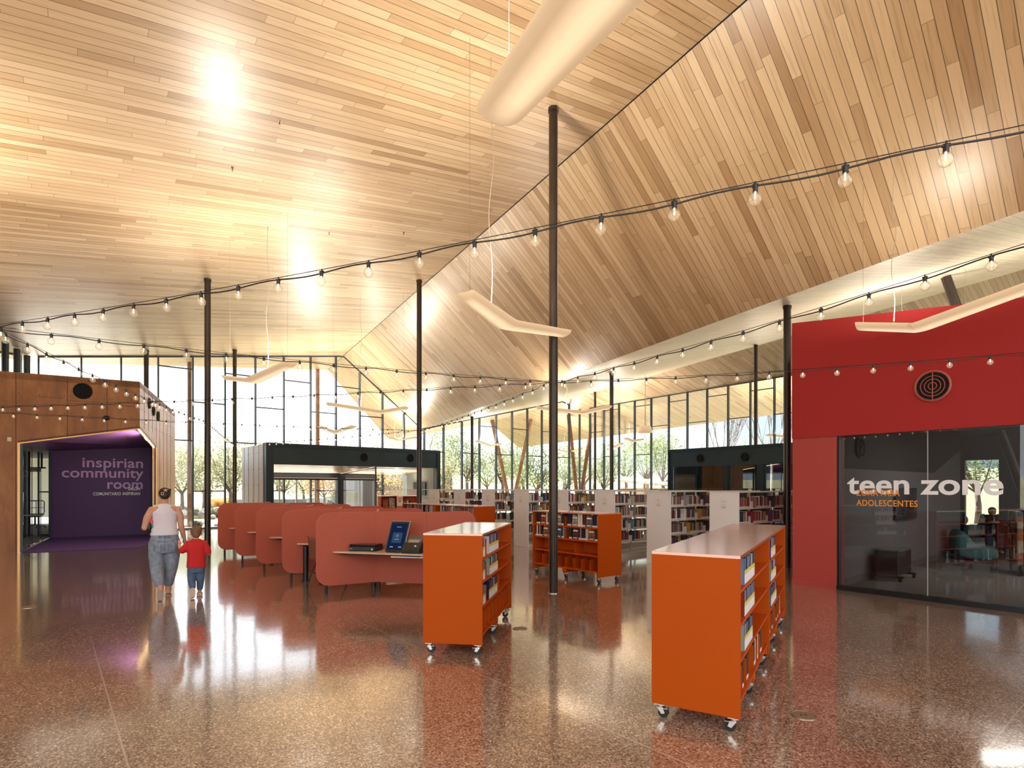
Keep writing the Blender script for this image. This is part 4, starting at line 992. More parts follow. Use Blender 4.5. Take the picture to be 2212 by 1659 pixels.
def booth(i):
    s = STEP*i; e, k, j, rr = E+s, K+s, J+s, R_+s
    nm = ['nearest', 'second', 'third', 'fourth', 'farthest'][i]
    t = thing('study_booth', 'coral felt study booth with rounded wing, %s of the row' % nm, 'study booth', V3((k+j)/2, 0), 'coral study booths')
    panel(e, k, .032, True, False, 'wing_panel', t); panel(k, j, .032, name='back_panel', root=t); panel(j, rr, .032, False, True, 'wing_panel', t)
    jn_ = J+STEP*(i+1); panel(k, jn_, .032, name='link_panel', root=t)
    for c in (k, j): MB().cyl(V3(c, ZB), V3(c, ZT+.001), .03, n=14).build('corner_post', FELT, t, autosm=40)
    # desk
    w0 = e.lerp(k, .25); f = Fr((0, 0, 0), V(1, 0, 0), V(0, 1, 0)); dkj = (j-k).normalized(); kk = k+V(.02, -.03, 0)
    pts = [w0+V(.02, -.02, 0), kk, j+V(0, -.03, 0), j+V(.14, -.62, 0), w0+V(.02, -.02, 0)+dkj*.05-V(0, .03, 0)]
    dz = .655
    MB().prism([tuple(q.xy) for q in pts], dz-.024, dz).build('desk_top', DESK, t, bevel=.003)
    c = sum(pts, V(0, 0, 0))/5; c2 = [c+(q-c)*.85 for q in pts]; MB().prism([tuple(q.xy) for q in c2], dz-.045, dz-.0245).build('desk_frame', BLACKM, t)
    a = j+V(.10, -.55, 0); a2 = a-dkj*.55
    if i == 0: MB().tube([V3(a, dz-.055), V3(a2, dz-.055)], .012, 8).build('cable_tray', WHITE, t)
    for q in (e.lerp(k, .16), k.lerp(j, .05), j.lerp(rr, .85)): MB().cyl(V3(q, .012), V3(q, ZB+.01), .020, n=12).cyl(V3(q, 0), V3(q, .012), .028, n=12).build('leg', BLACKM, t)
    q = w0.lerp((j+V(.14, -.62, 0)), .30)+V(.0, .06, 0)
    if i == 1: q = e+V(.40, .03, 0)
    elif i > 1: q = (k+j)/2+V(.05, -.3, 0)
    if i > 0: MB().cyl(V3(q, 0), V3(q, dz-.046), .045, n=18).cyl(V3(q, 0), V3(q, .01), .07, n=18).build('desk_column', BLACKM, t, autosm=40)
    else:
        q = k+V(-.10, -.02, 0)+V(0, .25, 0)
        MB().cyl(V3(q, 0), V3(q, dz-.046), .045, n=18).build('desk_column', BLACKM, t, autosm=40)
    return t
for i in range(5): booth(i)
# black side panel at the far end
# chair in the second booth
def chair(o, ang, label):
    t = thing('study_chair', label, 'chair', V3(o, 0)); c, s = math.cos(ang), math.sin(ang); fr = Fr(V3(o, 0), V(c, s, 0), V(-s, c, 0))
    SH = M('brown_chair_shell', (.20, .075, .045), .5)
    rings = []
    for i in range(11):
        u = i/10
        if u < .5: y = .22-.42*u*2+.02; z = .43-.02*math.sin(u*6.28); 
        else: q = (u-.5)*2; y = -.20-.07*q; z = .43+.40*q+.0
        w_ = .21-.03*abs(u-.5)
        rings.append([fr.p(w_*(k/6-1), y+.045*((k/6-1)**2)*(1 if u > .5 else 0), z+.03*((k/6-1)**2)*(1 if u <= .5 else .2)) for k in range(13)])
    b = MB(); b.loft(rings, caps=False, closed=False); o2 = b.build('seat_shell', SH, t, smooth=True); mo = o2.modifiers.new('s', 'SOLIDIFY'); mo.thickness = .012
    for sx, sy in ((-1, -1), (1, -1), (-1, 1), (1, 1)): MB().tube([fr.p(.12*sx, .10*sy, .42), fr.p(.23*sx, .22*sy, 0)], [.014, .011], 8).build('leg', BLACKM, t)
    return t
chair(V(-3.07, 9.36, 0), math.radians(-30), 'brown shell chair with splayed black legs inside the second booth')
# things on the nearest desk
dz = .656
def onp(u, v): return PZ(u, v, dz)
def frame_at(p, ang): c, s = math.cos(ang), math.sin(ang); return Fr(V3(p, dz), V(c, s, 0), V(-s, c, 0))
ang = math.radians(-13)
q = onp(752, 1190); fs = frame_at(q, ang); sc_ = thing('flatbed_scanner', 'black flatbed scanner lying on the nearest booth desk', 'scanner', V3(q, dz))
MB().prism([(0, .02), (.02, 0), (.43, 0), (.45, .02), (.45, .27), (0, .27)], .0, .070, fr=fs).build('scanner_base', BLACKP, sc_, bevel=.008)
MB().prism([(.0, .03), (.44, .01), (.45, .27), (.0, .27)], .072, .100, fr=fs).build('lid', M('glossy_black_lid', (.015, .015, .017), .18), sc_, bevel=.01)
MB().box(.39, .41, -.003, .0, .02, .045, fr=fs).build('button', LABELW, sc_)
MB().box(.02, .07, -.003, .004, .03, .040, fr=fs).build('brand_mark', M('grey_mark', (.35, .35, .37), .5), sc_)
q = onp(850, 1193); ft = frame_at(q, ang+math.radians(-4)); tt = thing('touch_screen', 'upright black touch screen with dark blue display on the nearest booth desk', 'touch screen', V3(q, dz))
TZ = Fr(ft.p(0, .0, .005), ft.x, ft.y, (V(0, 0, 1)*.955+ft.y*.20+ft.x*.14).normalized())
MB().box(-.15, .16, 0, .03, 0, .47, fr=TZ).build('screen_housing', BLACKP, tt, bevel=.006)
b = MB().box(-.157, .167, .004, .026, -.005, .478, fr=TZ); b.build('bezel', M('silver_bezel', (.35, .33, .32), .35, .7), tt, bevel=.004)
MB().box(-.128, .138, -.0025, -.0005, .03, .44, fr=TZ).build('display', emit_mat('display_glow', (.012, .022, .07), .20), tt)
MB().box(-.075, .085, -.0045, -.003, .14, .30, fr=TZ).build('display_panel', emit_mat('display_panel_glow', (.04, .09, .18), .20), tt)
SCT = emit_mat('display_text_glow', (.22, .28, .32), .35)
b = MB()
for z, w_ in ((.26, .05), (.235, .035), (.195, .07), (.385, .08)): b.box(.005-w_/2, .005+w_/2, -.0058, -.0048, z-.004, z+.004, fr=TZ)
for x in (-.08, .06): b.box(x, x+.05, -.0058, -.003, .07, .085, fr=TZ)
b.build('display_text', SCT, tt)
MB().box(-.10, .10, -.05, .14, 0, .008, fr=ft).build('stand', BLACKP, tt)
MB().slab([ft.p(-.04, .13, .0), ft.p(.04, .13, .0), ft.p(.05, .06, .26), ft.p(-.03, .06, .26)], ft.y*.012).build('stand_arm', BLACKP, tt)
q = onp(866, 1195); fs = frame_at(q, ang-.1); ds = thing('document_scanner', 'small black sheet-feed scanner with raised tray at the right of the nearest booth desk', 'scanner', V3(q, dz))
P_ = [(.0, .0), (.0, .05), (.10, .155), (.16, .16), (.17, .0)]
MB().slab([fs.p(.0, a, c) for a, c in P_], fs.x*.30).build('body', BLACKP, ds, bevel=.008)
MB().slab([fs.p(.03, .10, .14), fs.p(.27, .10, .14), fs.p(.27, .24, .25), fs.p(.03, .24, .25)], fs.y*.01).build('paper_tray', M('grey_tray', (.11, .10, .09), .5), ds)
MB().slab([fs.p(.06, .11, .155), fs.p(.24, .11, .155), fs.p(.24, .16, .195), fs.p(.06, .16, .195)], fs.y*-.004).build('paper_guide', M('light_grey_guide', (.32, .30, .27), .5), ds)
MB().box(.20, .23, .045, .05, .09, .12, fr=fs).build('button', LABELW, ds)
# floor outlets
for u, v, r, lab in ((1123, 1358, .085, 'round brass floor outlet beside the casters of the centre cart'), (1736, 1546, .085, 'round metal floor outlet right of the nearest cart'), (62, 1312, .09, 'round floor outlet in front of the bronze box')):
    p = FLR(u, v); t = thing('floor_outlet', lab, 'floor outlet', p)
    MB().lathe(p, [(r, 0), (r, .004), (r*.92, .006), (r*.9, .004)], 36).build('rim', M('brass_rim_%d' % u, (.55, .45, .33), .3, .9), t, autosm=40)
    b = MB().cyl(p, p+Z3*.0045, r*.88, n=32); b.build('cover', M('outlet_cover_%d' % u, (.22, .15, .10), .4), t)
    MB().box(p.x-.02, p.x-.012, p.y-.012, p.y+.012, .0045, .006).box(p.x+.012, p.x+.02, p.y-.012, p.y+.012, .0045, .006).build('slot', BLACKP, t)
# ================================================================== LETTERING
def lettering(s, p, dr, mat, name, width=None, size=1.0, bold=.02, ext=.004, align='LEFT', spacing=1.0, parent=None, xh=None):
    cu = bpy.data.curves.new('lt', 'FONT'); cu.body = s; cu.size = size; cu.offset = bold; cu.extrude = ext; cu.space_character = spacing; cu.resolution_u = 5
    o = bpy.data.objects.new('lt', cu); COL.objects.link(o); dg = bpy.context.evaluated_depsgraph_get(); dg.update()
    me = bpy.data.meshes.new_from_object(o.evaluated_get(dg)); bpy.data.objects.remove(o)
    xs = [v.co.x for v in me.vertices]; ys = [v.co.y for v in me.vertices]; x0, x1 = min(xs), max(xs)
    sx = (width/(x1-x0)) if width else 1; sy = sx if xh is None else xh
    dr = Vector(dr).normalized(); n = dr.cross(Z3)
    for v in me.vertices:
        x = (v.co.x-(x0 if align == 'LEFT' else x1))*sx; q = dr*x+Z3*v.co.y*sy+n*v.co.z; v.co = q
    me.materials.clear(); me.materials.append(mat); ob = bpy.data.objects.new(name, me); COL.objects.link(ob); ob.location = Vector(p)
    return ob
LILAC = M('lilac_letters', (.60, .34, .68), .5); OFFW = M('offwhite_letters', (.88, .88, .92), .5)
def onback(u, v): return online(BR, wd, u, v)+wn_*.012
k = 1
for s, u0, u1, v, cap in (('inspirian', 178, 309, 1010.6, 22), ('community', 133.5, 310, 1032, 22), ('room', 232, 308, 1055.5, 22)):
    pr, pl = onback(u1, v), onback(u0, v); W_ = (pr-pl).length
    o = lettering(s, V3(pr, pr.z), wd, LILAC, 'wall_lettering', width=W_, size=1, bold=.014, ext=.006, align='RIGHT', spacing=1.02, xh=.455)
    tag(o, 'large lilac letters reading "%s" on the purple alcove wall' % s, 'lettering', 'lettering of the purple alcove')
for s, u0, u1, v in (('SAL\u00d3N', 277, 302.7, 1058.9), ('COMUNITARIO INSPIRIAN', 201, 302.7, 1069.2)):
    pr, pl = onback(u1, v)+wn_*.02, onback(u0, v)+wn_*.02; W_ = (pr-pl).length
    o = lettering(s, pr, wd, OFFW, 'wall_lettering', width=W_, size=1, bold=.022, ext=.004, align='RIGHT', spacing=1.1, xh=.14)
    tag(o, 'small white capitals reading "%s" on the purple alcove wall' % s, 'lettering', 'lettering of the purple alcove')
GW = M('white_glass_letters', (.82, .86, .95), .5, emis=(.8, .8, .85), estr=0.0); GO = M('orange_glass_letters', (.85, .30, .02), .5)
def onglass(u, v): p = online(R0, RD, u, v)-RN*.05; return p
def ong(u, v): 
    p = online(R0-RN*.052, RD, u, v); return p
pl, pr = ong(1830, 1065.6), ong(2168, 1065.6)
o = lettering('teen zone', pl, RD, GW, 'glass_lettering', width=(pr-pl).length, size=1, bold=.022, ext=.002, xh=.42, spacing=1.0)
tag(o, 'big white letters reading "teen zone" on the glass front', 'lettering', 'lettering on the glass front')
for s, u0, u1, v in (('ZONA PARA', 1850.5, 1944, 1070.6), ('ADOLESCENTES', 1850.5, 1982.6, 1092)):
    pl, pr = ong(u0, v)+RN*.006, ong(u1, v)+RN*.006
    o = lettering(s, pl, RD, GO, 'glass_lettering', width=(pr-pl).length, size=1, bold=.012, ext=.002, xh=.132, spacing=1.08)
    tag(o, 'small orange capitals reading "%s" on the glass front' % s, 'lettering', 'lettering on the glass front')

# ================================================================== FIGURES
def remesh(mb, name, mats, parent, vox=.008, smooth=4, loc=None):
    o = mb.build('tmp', mats, local=True); r = o.modifiers.new('r', 'REMESH'); r.mode = 'VOXEL'; r.voxel_size = vox; r.use_smooth_shade = True
    s = o.modifiers.new('s', 'SMOOTH'); s.iterations = smooth; s.factor = .5
    dg = bpy.context.evaluated_depsgraph_get(); dg.update(); me = bpy.data.meshes.new_from_object(o.evaluated_get(dg)); me.name = name
    bpy.data.objects.remove(o); me.materials.clear()
    for m_ in (mats if isinstance(mats, (list, tuple)) else [mats]): me.materials.append(m_)
    ob = bpy.data.objects.new(name, me); COL.objects.link(ob); ob.parent = parent; return ob
def limb(mb, pts, rad, n=16):
    pts = [Vector(p) for p in pts]; mb.tube(pts, rad, n)
    for p, r in zip(pts, rad): mb.ell(p, r, r, r, nu=14, nv=8)
def torso(mb, rings, n=28):   # (z, cx, cy, rx, ry)
    R = []
    for z, cx, cy, rx, ry in rings:
        R.append([V(cx+rx*math.copysign(abs(math.cos(t))**.85, math.cos(t)), cy+ry*math.copysign(abs(math.sin(t))**.85, math.sin(t)), z) for t in [2*math.pi*i/n for i in range(n)]])
    mb.loft(R)
def hand(mb, w, d, s=1.0, side=1, curl=.5, thumbdir=None):
    """w wrist, d direction the fingers point; side = +1/-1 thumb side along x"""
    w = Vector(w); d = Vector(d).normalized(); sx = Vector(thumbdir) if thumbdir is not None else Vector((side, 0, 0)); sx = (sx-d*sx.dot(d)).normalized(); nr = d.cross(sx)
    limb(mb, [w, w+d*.045*s, w+d*.085*s], [.022*s, .026*s, .024*s], 12)
    mb.ell(w+d*.06*s+sx*.012*s, .03*s, .03*s, .03*s)
    for i, L in enumerate((.068, .078, .073, .056)):
        b0 = w+d*.078*s+sx*(.027-.018*i)*s; a = b0+d*L*.5*s+nr*.010*s*curl; c = a+(d*.6+nr*.8*curl).normalized()*L*.5*s
        limb(mb, [b0, a, c], [.0092*s, .0085*s, .0072*s], 8)
    b0 = w+d*.03*s+sx*.028*s; limb(mb, [b0, b0+(d*.6+sx*.6).normalized()*.036*s, b0+(d*.95+sx*.45).normalized()*.062*s], [.011*s, .0095*s, .008*s], 8)
SHIRTW = M('lilac_white_knit', (.66, .65, .76), .9, var=(60, .05), bump=(90, .2, .003)); JEAN = M('light_blue_denim', (.22, .27, .36), .9, var=(18, .22), bump=(14, .5, .012))
JEAND = M('blue_denim', (.075, .13, .22), .9, var=(20, .2), bump=(20, .4, .008)); REDS = M('red_tshirt_cotton', (.52, .018, .022), .9, bump=(9, .5, .015))
HAIRD = M('dark_brown_hair', (.022, .012, .008), .55, bump=(90, .5, .004), var=(40, .4, (1, 1, .2))); HAIRB = M('light_brown_hair', (.17, .085, .045), .6, bump=(90, .5, .004), var=(40, .4, (1, 1, .2)))
CREAMC = M('cream_hair_clip', (.75, .62, .40), .4); SOLE = M('shoe_sole', (.30, .25, .22), .7); SHOE = M('tan_shoe', (.42, .27, .19), .7); TATT = M('faded_ink', (.10, .07, .07), .7)
# ---- woman (local: +x right, +y the way she walks)
wp = V(-5.20, 8.47, 0); wr_ = math.radians(31.3)
wm = thing('person', "woman in a white sleeveless top and light jeans, walking and holding the boy's hand", 'person', wp, rotz=wr_)
b = MB()
torso(b, [(.80, 0, .0, .150, .105), (.90, 0, .0, .165, .115), (1.00, 0, .005, .150, .10), (1.08, 0, .01, .138, .095), (1.18, 0, .01, .145, .10), (1.27, 0, .005, .165, .098), (1.335, 0, .0, .165, .075), (1.375, 0, .0, .10, .055), (1.40, 0, .005, .055, .05)])
limb(b, [(0, .0, 1.36), (0, .012, 1.43), (0, .025, 1.47)], [.055, .050, .050])
b.ell((0, .035, 1.535), .072, .088, .095); b.ell((0, .075, 1.50), .052, .055, .060)                # cranium, jaw
b.ell((0, .128, 1.515), .012, .016, .02); b.ell((.074, .03, 1.515), .010, .018, .028); b.ell((-.074, .03, 1.515), .010, .018, .028)
b.ell((0, .12, 1.478), .022, .010, .007); b.ell((.028, .108, 1.54), .014, .012, .008); b.ell((-.028, .108, 1.54), .014, .012, .008)
limb(b, [(.165, 0, 1.305), (.205, -.005, 1.18), (.208, .0, 1.06), (.235, .03, .95), (.255, .045, .865)], [.050, .050, .044, .037, .026])      # right arm down
limb(b, [(-.165, 0, 1.305), (-.222, -.03, 1.18), (-.252, -.035, 1.045), (-.225, .085, 1.02), (-.205, .18, 1.01)], [.050, .050, .043, .037, .027])  # left arm holding the bag
hand(b, (.257, .048, .862), (.10, .15, -1), .95, thumbdir=(-.3, 1, 0), curl=.9)
hand(b, (-.203, .185, 1.008), (.35, .9, -.1), .95, thumbdir=(0, 0, 1), curl=1)
limb(b, [(-.085, .0, .80), (-.075, -.03, .45), (-.055, -.20, .22), (-.048, -.245, .14)], [.09, .07, .045, .038])
limb(b, [(.085, .0, .80), (.075, .05, .45), (.045, .08, .14), (.045, .08, .07)], [.09, .07, .045, .038])
# feet: left heel lifted, right flat
limb(b, [(-.048, -.25, .13), (-.052, -.285, .065), (-.055, -.255, .025)], [.036, .034, .026]); b.ell((-.048, -.245, .13), .036, .04, .04)
limb(b, [(.045, .06, .06), (.045, .13, .035), (.045, .19, .022)], [.036, .034, .026])
body = remesh(b, 'body', SKIN, wm, .0075, 3)
b = MB()
torso(b, [(.925, 0, .0, .186, .132), (.95, 0, .0, .184, .130), (1.02, 0, .005, .165, .116), (1.08, 0, .01, .158, .110), (1.18, 0, .012, .163, .115), (1.26, 0, .005, .165, .110), (1.32, 0, .0, .135, .088), (1.365, 0, .0, .115, .066), (1.395, 0, .002, .07, .058)])
limb(b, [(.115, 0, 1.345), (.15, 0, 1.26)], [.036, .045]); limb(b, [(-.115, 0, 1.345), (-.15, 0, 1.26)], [.036, .045])
remesh(b, 'tank_top', SHIRTW, wm, .009, 4)
b = MB()
torso(b, [(.66, 0, .0, .17, .13), (.72, 0, .0, .198, .150), (.80, 0, -.006, .200, .158), (.87, 0, -.002, .188, .142), (.93, 0, .0, .174, .126)])
def trouser(pts, rad): limb(b, pts, rad, 18)
trouser([(-.100, -.01, .80), (-.105, -.015, .62), (-.098, -.04, .45), (-.085, -.12, .33), (-.062, -.19, .235)], [.108, .104, .092, .084, .066])
trouser([(.100, .0, .80), (.098, .02, .62), (.085, .045, .44), (.062, .065, .30), (.050, .075, .20)], [.108, .102, .090, .080, .068])
jn = remesh(b, 'jeans', JEAN, wm, .009, 5)
JS = M('denim_seam', (.13, .17, .25), .9)
b = MB()
# waistband, yoke, back pockets
b.tube([V(.180*math.cos(t), .130*math.sin(t), .905) for t in [math.radians(x) for x in range(185, 356, 6)]], .006, 6)
for s_ in (-1, 1):
    b.tube([V(s_*.16, -.105, .865), V(s_*.09, -.150, .845), V(0.0, -.160, .835)], .0035, 5)
    pk = [V(s_*.045, -.160, .80), V(s_*.135, -.130, .81), V(s_*.130, -.138, .70), V(s_*.09, -.158, .675), V(s_*.05, -.163, .695), V(s_*.045, -.160, .80)]
    b.tube(pk, .0032, 5)
b.tube([V(0, -.160, .88), V(0, -.163, .80), V(0, -.15, .70)], .0035, 5); b.build('denim_seams', JS, wm, local=True)
b = MB(); b.box(-.075, -.045, -.142, -.130, .885, .925).box(.045, .075, -.142, -.130, .885, .925).box(-.012, .012, -.147, -.135, .885, .925); b.build('belt_loops', JS, wm, local=True)
b = MB(); b.ell((0, .018, 1.552), .081, .092, .085); b.ell((0, -.045, 1.52), .062, .045, .062); b.ell((0, -.055, 1.59), .045, .035, .035); b.ell((.07, .02, 1.60), .016, .02, .018)
remesh(b, 'hair', HAIRD, wm, .007, 2)
b = MB(); 
for a in range(5): b.cyl((.012+.0*a, -.097, 1.595), (.012+.028*math.cos(a*1.26+.3), -.092, 1.595+.026*math.sin(a*1.26+.3)), .006, .004, 6)
b.tube([V(-.028+x*.014, -.095, 1.545+z*.018) for x, z in ((-1, -1), (1, -1), (1, 1), (-1, 1), (-1, -1))], .0045, 6); b.build('hair_clips', CREAMC, wm, local=True)
b = MB(); b.ell((.045, -.155+.11, 1.08), .001, .001, .001)
b = MB(); b.tube([V(.252, -.010, 1.135), V(.235, -.038, 1.125), V(.210, -.048, 1.13)], .0022, 5); b.tube([V(.228, -.040, 1.125), V(.226, -.040, 1.085)], .0022, 5); b.build('arm_tattoo', TATT, wm, local=True)
# shoes
b = MB(); limb(b, [(-.052, -.300, .10), (-.056, -.315, .055), (-.056, -.27, .022)], [.030, .036, .026]); 
o = b.build('sandal', SHOE, wm, local=True, smooth=True)
b = MB(); fr = Fr((-.055, -.318, .07), V(1, 0, 0), V(0, .35, .94).normalized(), V(0, -.94, .35).normalized()); 
b.prism([(-.030, -.075), (.028, -.075), (.040, -.02), (.038, .04), (.026, .085), (-.026, .085), (-.036, .03), (-.034, -.02)], .012, .034, fr=fr); b.build('sole', SOLE, wm, local=True, bevel=.006)
b = MB(); b.prism([(.010, -.005), (.080, -.005), (.090, .08), (.082, .20), (.045, .235), (.012, .20), (.004, .08)], 0, .022, fr=Fr((0, 0, 0), V(1, 0, 0), V(0, 1, 0))); b.build('sandal', SHOE, wm, local=True, bevel=.006)
# bag
b = MB(); b.ell((0, 0, 0), .055, .10, .125); 
for v in b.v: v.z = v.z
bgp = wm.location+Matrix.Rotation(wr_, 3, 'Z') @ V(-.195, .03, 1.06)
bag = thing('handbag', 'black handbag with a pink and green scarf tucked under the woman\'s left arm', 'bag', bgp, rotz=wr_)
b.build('bag_body', M('black_leather', (.014, .012, .012), .4), bag, local=True, smooth=True)
b = MB(); b.ell((.028, -.045, .065), .030, .045, .055); b.ell((.01, -.06, .095), .022, .035, .035); b.build('scarf', M('pink_scarf', (.78, .10, .20), .8, var=(60, .4)), bag, local=True, smooth=True)
b = MB(); b.ell((.040, -.065, .0), .016, .022, .035); b.build('scarf_end', M('green_scarf', (.02, .32, .16), .8), bag, local=True, smooth=True)
b = MB(); b.tube([V(.05+.018*math.cos(t), -.085, -.055+.030*math.sin(t)) for t in [x*.5 for x in range(13)]], .004, 6); b.build('carabiner', CHROME, bag, local=True)
b = MB(); b.tube([V(-.02, .07*math.cos(x*math.pi/10), .08+.14*math.sin(x*math.pi/10)) for x in range(11)], .007, 6); b.build('strap', BLACKP, bag, local=True)
# ---- boy
bp_ = V(-4.745, 8.50, 0); by = thing('person', 'small boy in a red T-shirt and blue jeans walking beside the woman', 'person', bp_, rotz=math.radians(29))
b = MB()
torso(b, [(.42, 0, 0, .095, .075), (.50, 0, 0, .10, .078), (.60, 0, 0, .10, .078), (.72, 0, 0, .115, .08), (.80, 0, 0, .12, .068), (.845, 0, 0, .07, .045), (.86, 0, 0, .04, .038)])
limb(b, [(0, .0, .83), (0, .008, .885)], [.038, .037]); b.ell((0, .015, .965), .070, .082, .083); b.ell((0, .045, .925), .050, .052, .050)
b.ell((.073, .01, .935), .012, .016, .026); b.ell((-.073, .01, .935), .012, .016, .026); b.ell((0, .098, .945), .010, .013, .014); b.ell((0, .09, .915), .018, .008, .005)
limb(b, [(-.112, 0, .80), (-.162, .0, .735), (-.205, .02, .725), (-.222, .03, .775)], [.036, .033, .026, .020])        # left arm up to her hand
limb(b, [(.112, 0, .80), (.150, -.01, .70), (.165, .0, .635), (.178, .075, .615)], [.036, .033, .027, .020])
hand(b, (-.223, .032, .775), (.02, .1, 1), .55, thumbdir=(1, 0, 0), curl=.8); hand(b, (.180, .08, .615), (.15, .9, -.1), .55, thumbdir=(-1, 0, 0), curl=.8)
limb(b, [(-.05, 0, .42), (-.05, -.005, .25), (-.045, -.13, .17), (-.042, -.15, .13)], [.055, .042, .03, .026]); limb(b, [(.05, 0, .42), (.05, .02, .25), (.045, .03, .09), (.045, .03, .05)], [.055, .042, .03, .026])
remesh(b, 'body', SKIN, by, .0065, 3)
b = MB(); torso(b, [(.435, 0, 0, .128, .10), (.50, 0, 0, .126, .10), (.60, 0, 0, .118, .092), (.72, 0, 0, .125, .09), (.80, 0, 0, .125, .075), (.845, 0, 0, .075, .054), (.862, 0, 0, .052, .046)])
limb(b, [(-.10, 0, .795), (-.155, .0, .725), (-.178, .005, .70)], [.048, .050, .050]); limb(b, [(.10, 0, .795), (.146, -.005, .70), (.155, -.003, .665)], [.048, .050, .048])
remesh(b, 'tshirt', REDS, by, .0085, 4)
b = MB(); torso(b, [(.36, 0, 0, .105, .082), (.42, 0, 0, .115, .09), (.48, 0, 0, .112, .085)]); limb(b, [(-.055, 0, .40), (-.060, .0, .26), (-.052, -.08, .20), (-.046, -.125, .165)], [.064, .055, .050, .043]); limb(b, [(.055, 0, .40), (.055, .02, .25), (.048, .03, .12)], [.064, .054, .044])
remesh(b, 'jeans', JEAND, by, .0085, 3)
b = MB(); b.ell((0, .0, .982), .078, .088, .080); b.ell((0, -.045, .93), .058, .042, .048); b.ell((.045, -.03, 1.03), .03, .04, .03); remesh(b, 'hair', HAIRB, by, .007, 2)
b = MB(); b.prism([(.012, -.025), (.078, -.025), (.086, .04), (.074, .12), (.045, .14), (.016, .12), (.006, .04)], 0, .05); b.build('shoe', M('cream_shoe', (.55, .42, .36), .7), by, local=True, bevel=.010)
b = MB(); fr = Fr((-.045, -.175, .085), V(1, 0, 0), V(0, .38, .925).normalized(), V(0, -.925, .38).normalized()); b.prism([(-.026, -.070), (.024, -.070), (.034, -.02), (.032, .03), (.022, .062), (-.022, .062), (-.03, .03), (-.03, -.02)], -.035, .012, 0, fr=fr); b.prism([(-.029, -.073), (.027, -.073), (.037, -.02), (.035, .03), (.025, .066), (-.025, .066), (-.033, .03), (-.033, -.02)], .0122, .022, 1, fr=fr)
b.build('shoe', [M('pink_shoe', (.50, .33, .28), .7), M('pale_sole', (.50, .38, .32), .7)], by, local=True, bevel=.005)

# ================================================================== TEEN ROOM
TEAL = M('teal_upholstery', (.055, .15, .15), .55, var=(5, .1)); TEALD = M('dark_teal_upholstery', (.03, .09, .10), .6)
bq = V(6.80, 10.10, 0); fr = Fr(bq, RD, -RN); t = thing('rolling_cabinet', 'black rolling cabinet with crossed wires behind the teen room glass', 'cabinet', bq)
MB().box(-.18, .18, -.36, .36, .11, .52, fr=fr).build('cabinet_body', BLACKP, t, bevel=.01); MB().box(-.20, .20, -.38, .38, .521, .545, fr=fr).build('top_panel', M('grey_top', (.10, .11, .12), .3), t, bevel=.006)
for sx, sy in ((-.20, -.36), (.22, -.36), (-.20, .38), (.22, .38)): MB().cyl(fr.p(sx-.02, sy, .048), fr.p(sx+.02, sy, .048), .035, n=14).build('wheel', RUBBER, t)
for sy in (-.34, .34): MB().box(-.24, .26, sy-.02, sy+.02, .07, .105, fr=fr).build('wheel_bar', BLACKM, t)
def lounge(p, ang, label, s=1.0):
    t = thing('lounge_chair', label, 'lounge chair', V3(p, 0), 'teal lounge chairs'); c, s2 = math.cos(ang), math.sin(ang); f = Fr(V3(p, .02), V(c, s2, 0), V(-s2, c, 0))
    prof = [(-.46, .02), (-.50, .30), (-.50, .62), (-.42, .80), (-.34, .78), (-.22, .58), (-.05, .42), (.10, .38), (.34, .40), (.46, .30), (.48, .12), (.44, .02)]
    rings = []
    for k in range(9):
        q = (k/4-1); sc = (1-abs(q)**4*.25)
        rings.append([f.p(x*s*sc, q*.36*s, z*s*(1-abs(q)**4*.12)) for x, z in prof])
    o = MB().loft(rings).build('upholstery', TEAL, t, smooth=True); m = o.modifiers.new('s', 'SUBSURF'); m.levels = 1; m.render_levels = 2
    MB().cyl(f.p(0, 0, -.02), f.p(0, 0, .02), .25*s, n=20).build('base', BLACKM, t)
pl_ = FLR(2105, 1212); lounge(pl_+V(.10, .15, 0), math.radians(-18), 'teal upholstered lounge chair nearest the glass in the teen room', .86)
pl2 = FLR(2128, 1190); lounge(V(12.9, 15.3, 0), math.radians(60), 'dark teal lounge chair behind the nearest one in the teen room', .9)
tp_ = V(12.35, 13.75, 0); t = thing('cafe_table', 'round pale table with central dark post where the teen reads', 'table', tp_)
MB().cyl(V3(tp_, .70), V3(tp_, .725), .36, n=36).build('tabletop', DESK, t); MB().cyl(V3(tp_, .02), V3(tp_, .70), .04, n=16).build('pedestal', BLACKM, t); MB().cyl(V3(tp_, .012), V3(tp_, .025), .27, n=32).build('base', M('pale_grey_base', (.45, .50, .55), .3, .5), t)
b = MB(); f = Fr(V3(tp_, .727)+V(-.12, .0, 0), V(.98, -.2, 0), V(.2, .98, 0)); b.slab([f.p(-.16, -.1, 0), f.p(0, -.1, .015), f.p(0, .12, .015), f.p(-.16, .12, 0)], (0, 0, .006)); b.slab([f.p(0, -.1, .015), f.p(.16, -.1, .0), f.p(.16, .12, .0), f.p(0, .12, .015)], (0, 0, .006)); o = b.build('open_book', PAPER); tag(o, 'open book lying on the round table in the teen room', 'book')
kp = V(12.1, 14.35, 0); kd = thing('person', 'seated teen with short dark hair bending over an open book in the teen room', 'person', kp, rotz=math.radians(-25))
b = MB(); torso(b, [(.42, 0, .0, .15, .12), (.60, 0, -.01, .15, .11), (.75, 0, -.07, .16, .11), (.88, 0, -.13, .17, .10), (.94, 0, -.16, .11, .08)])
b.ell((0, -.24, 1.03), .075, .09, .098); b.ell((0, -.30, .985), .055, .05, .06); limb(b, [(0, -.16, .93), (0, -.2, .98)], [.05, .045]); b.ell((0, -.345, 1.005), .012, .014, .016); b.ell((.074, -.23, 1.02), .01, .016, .024); b.ell((-.074, -.23, 1.02), .01, .016, .024)
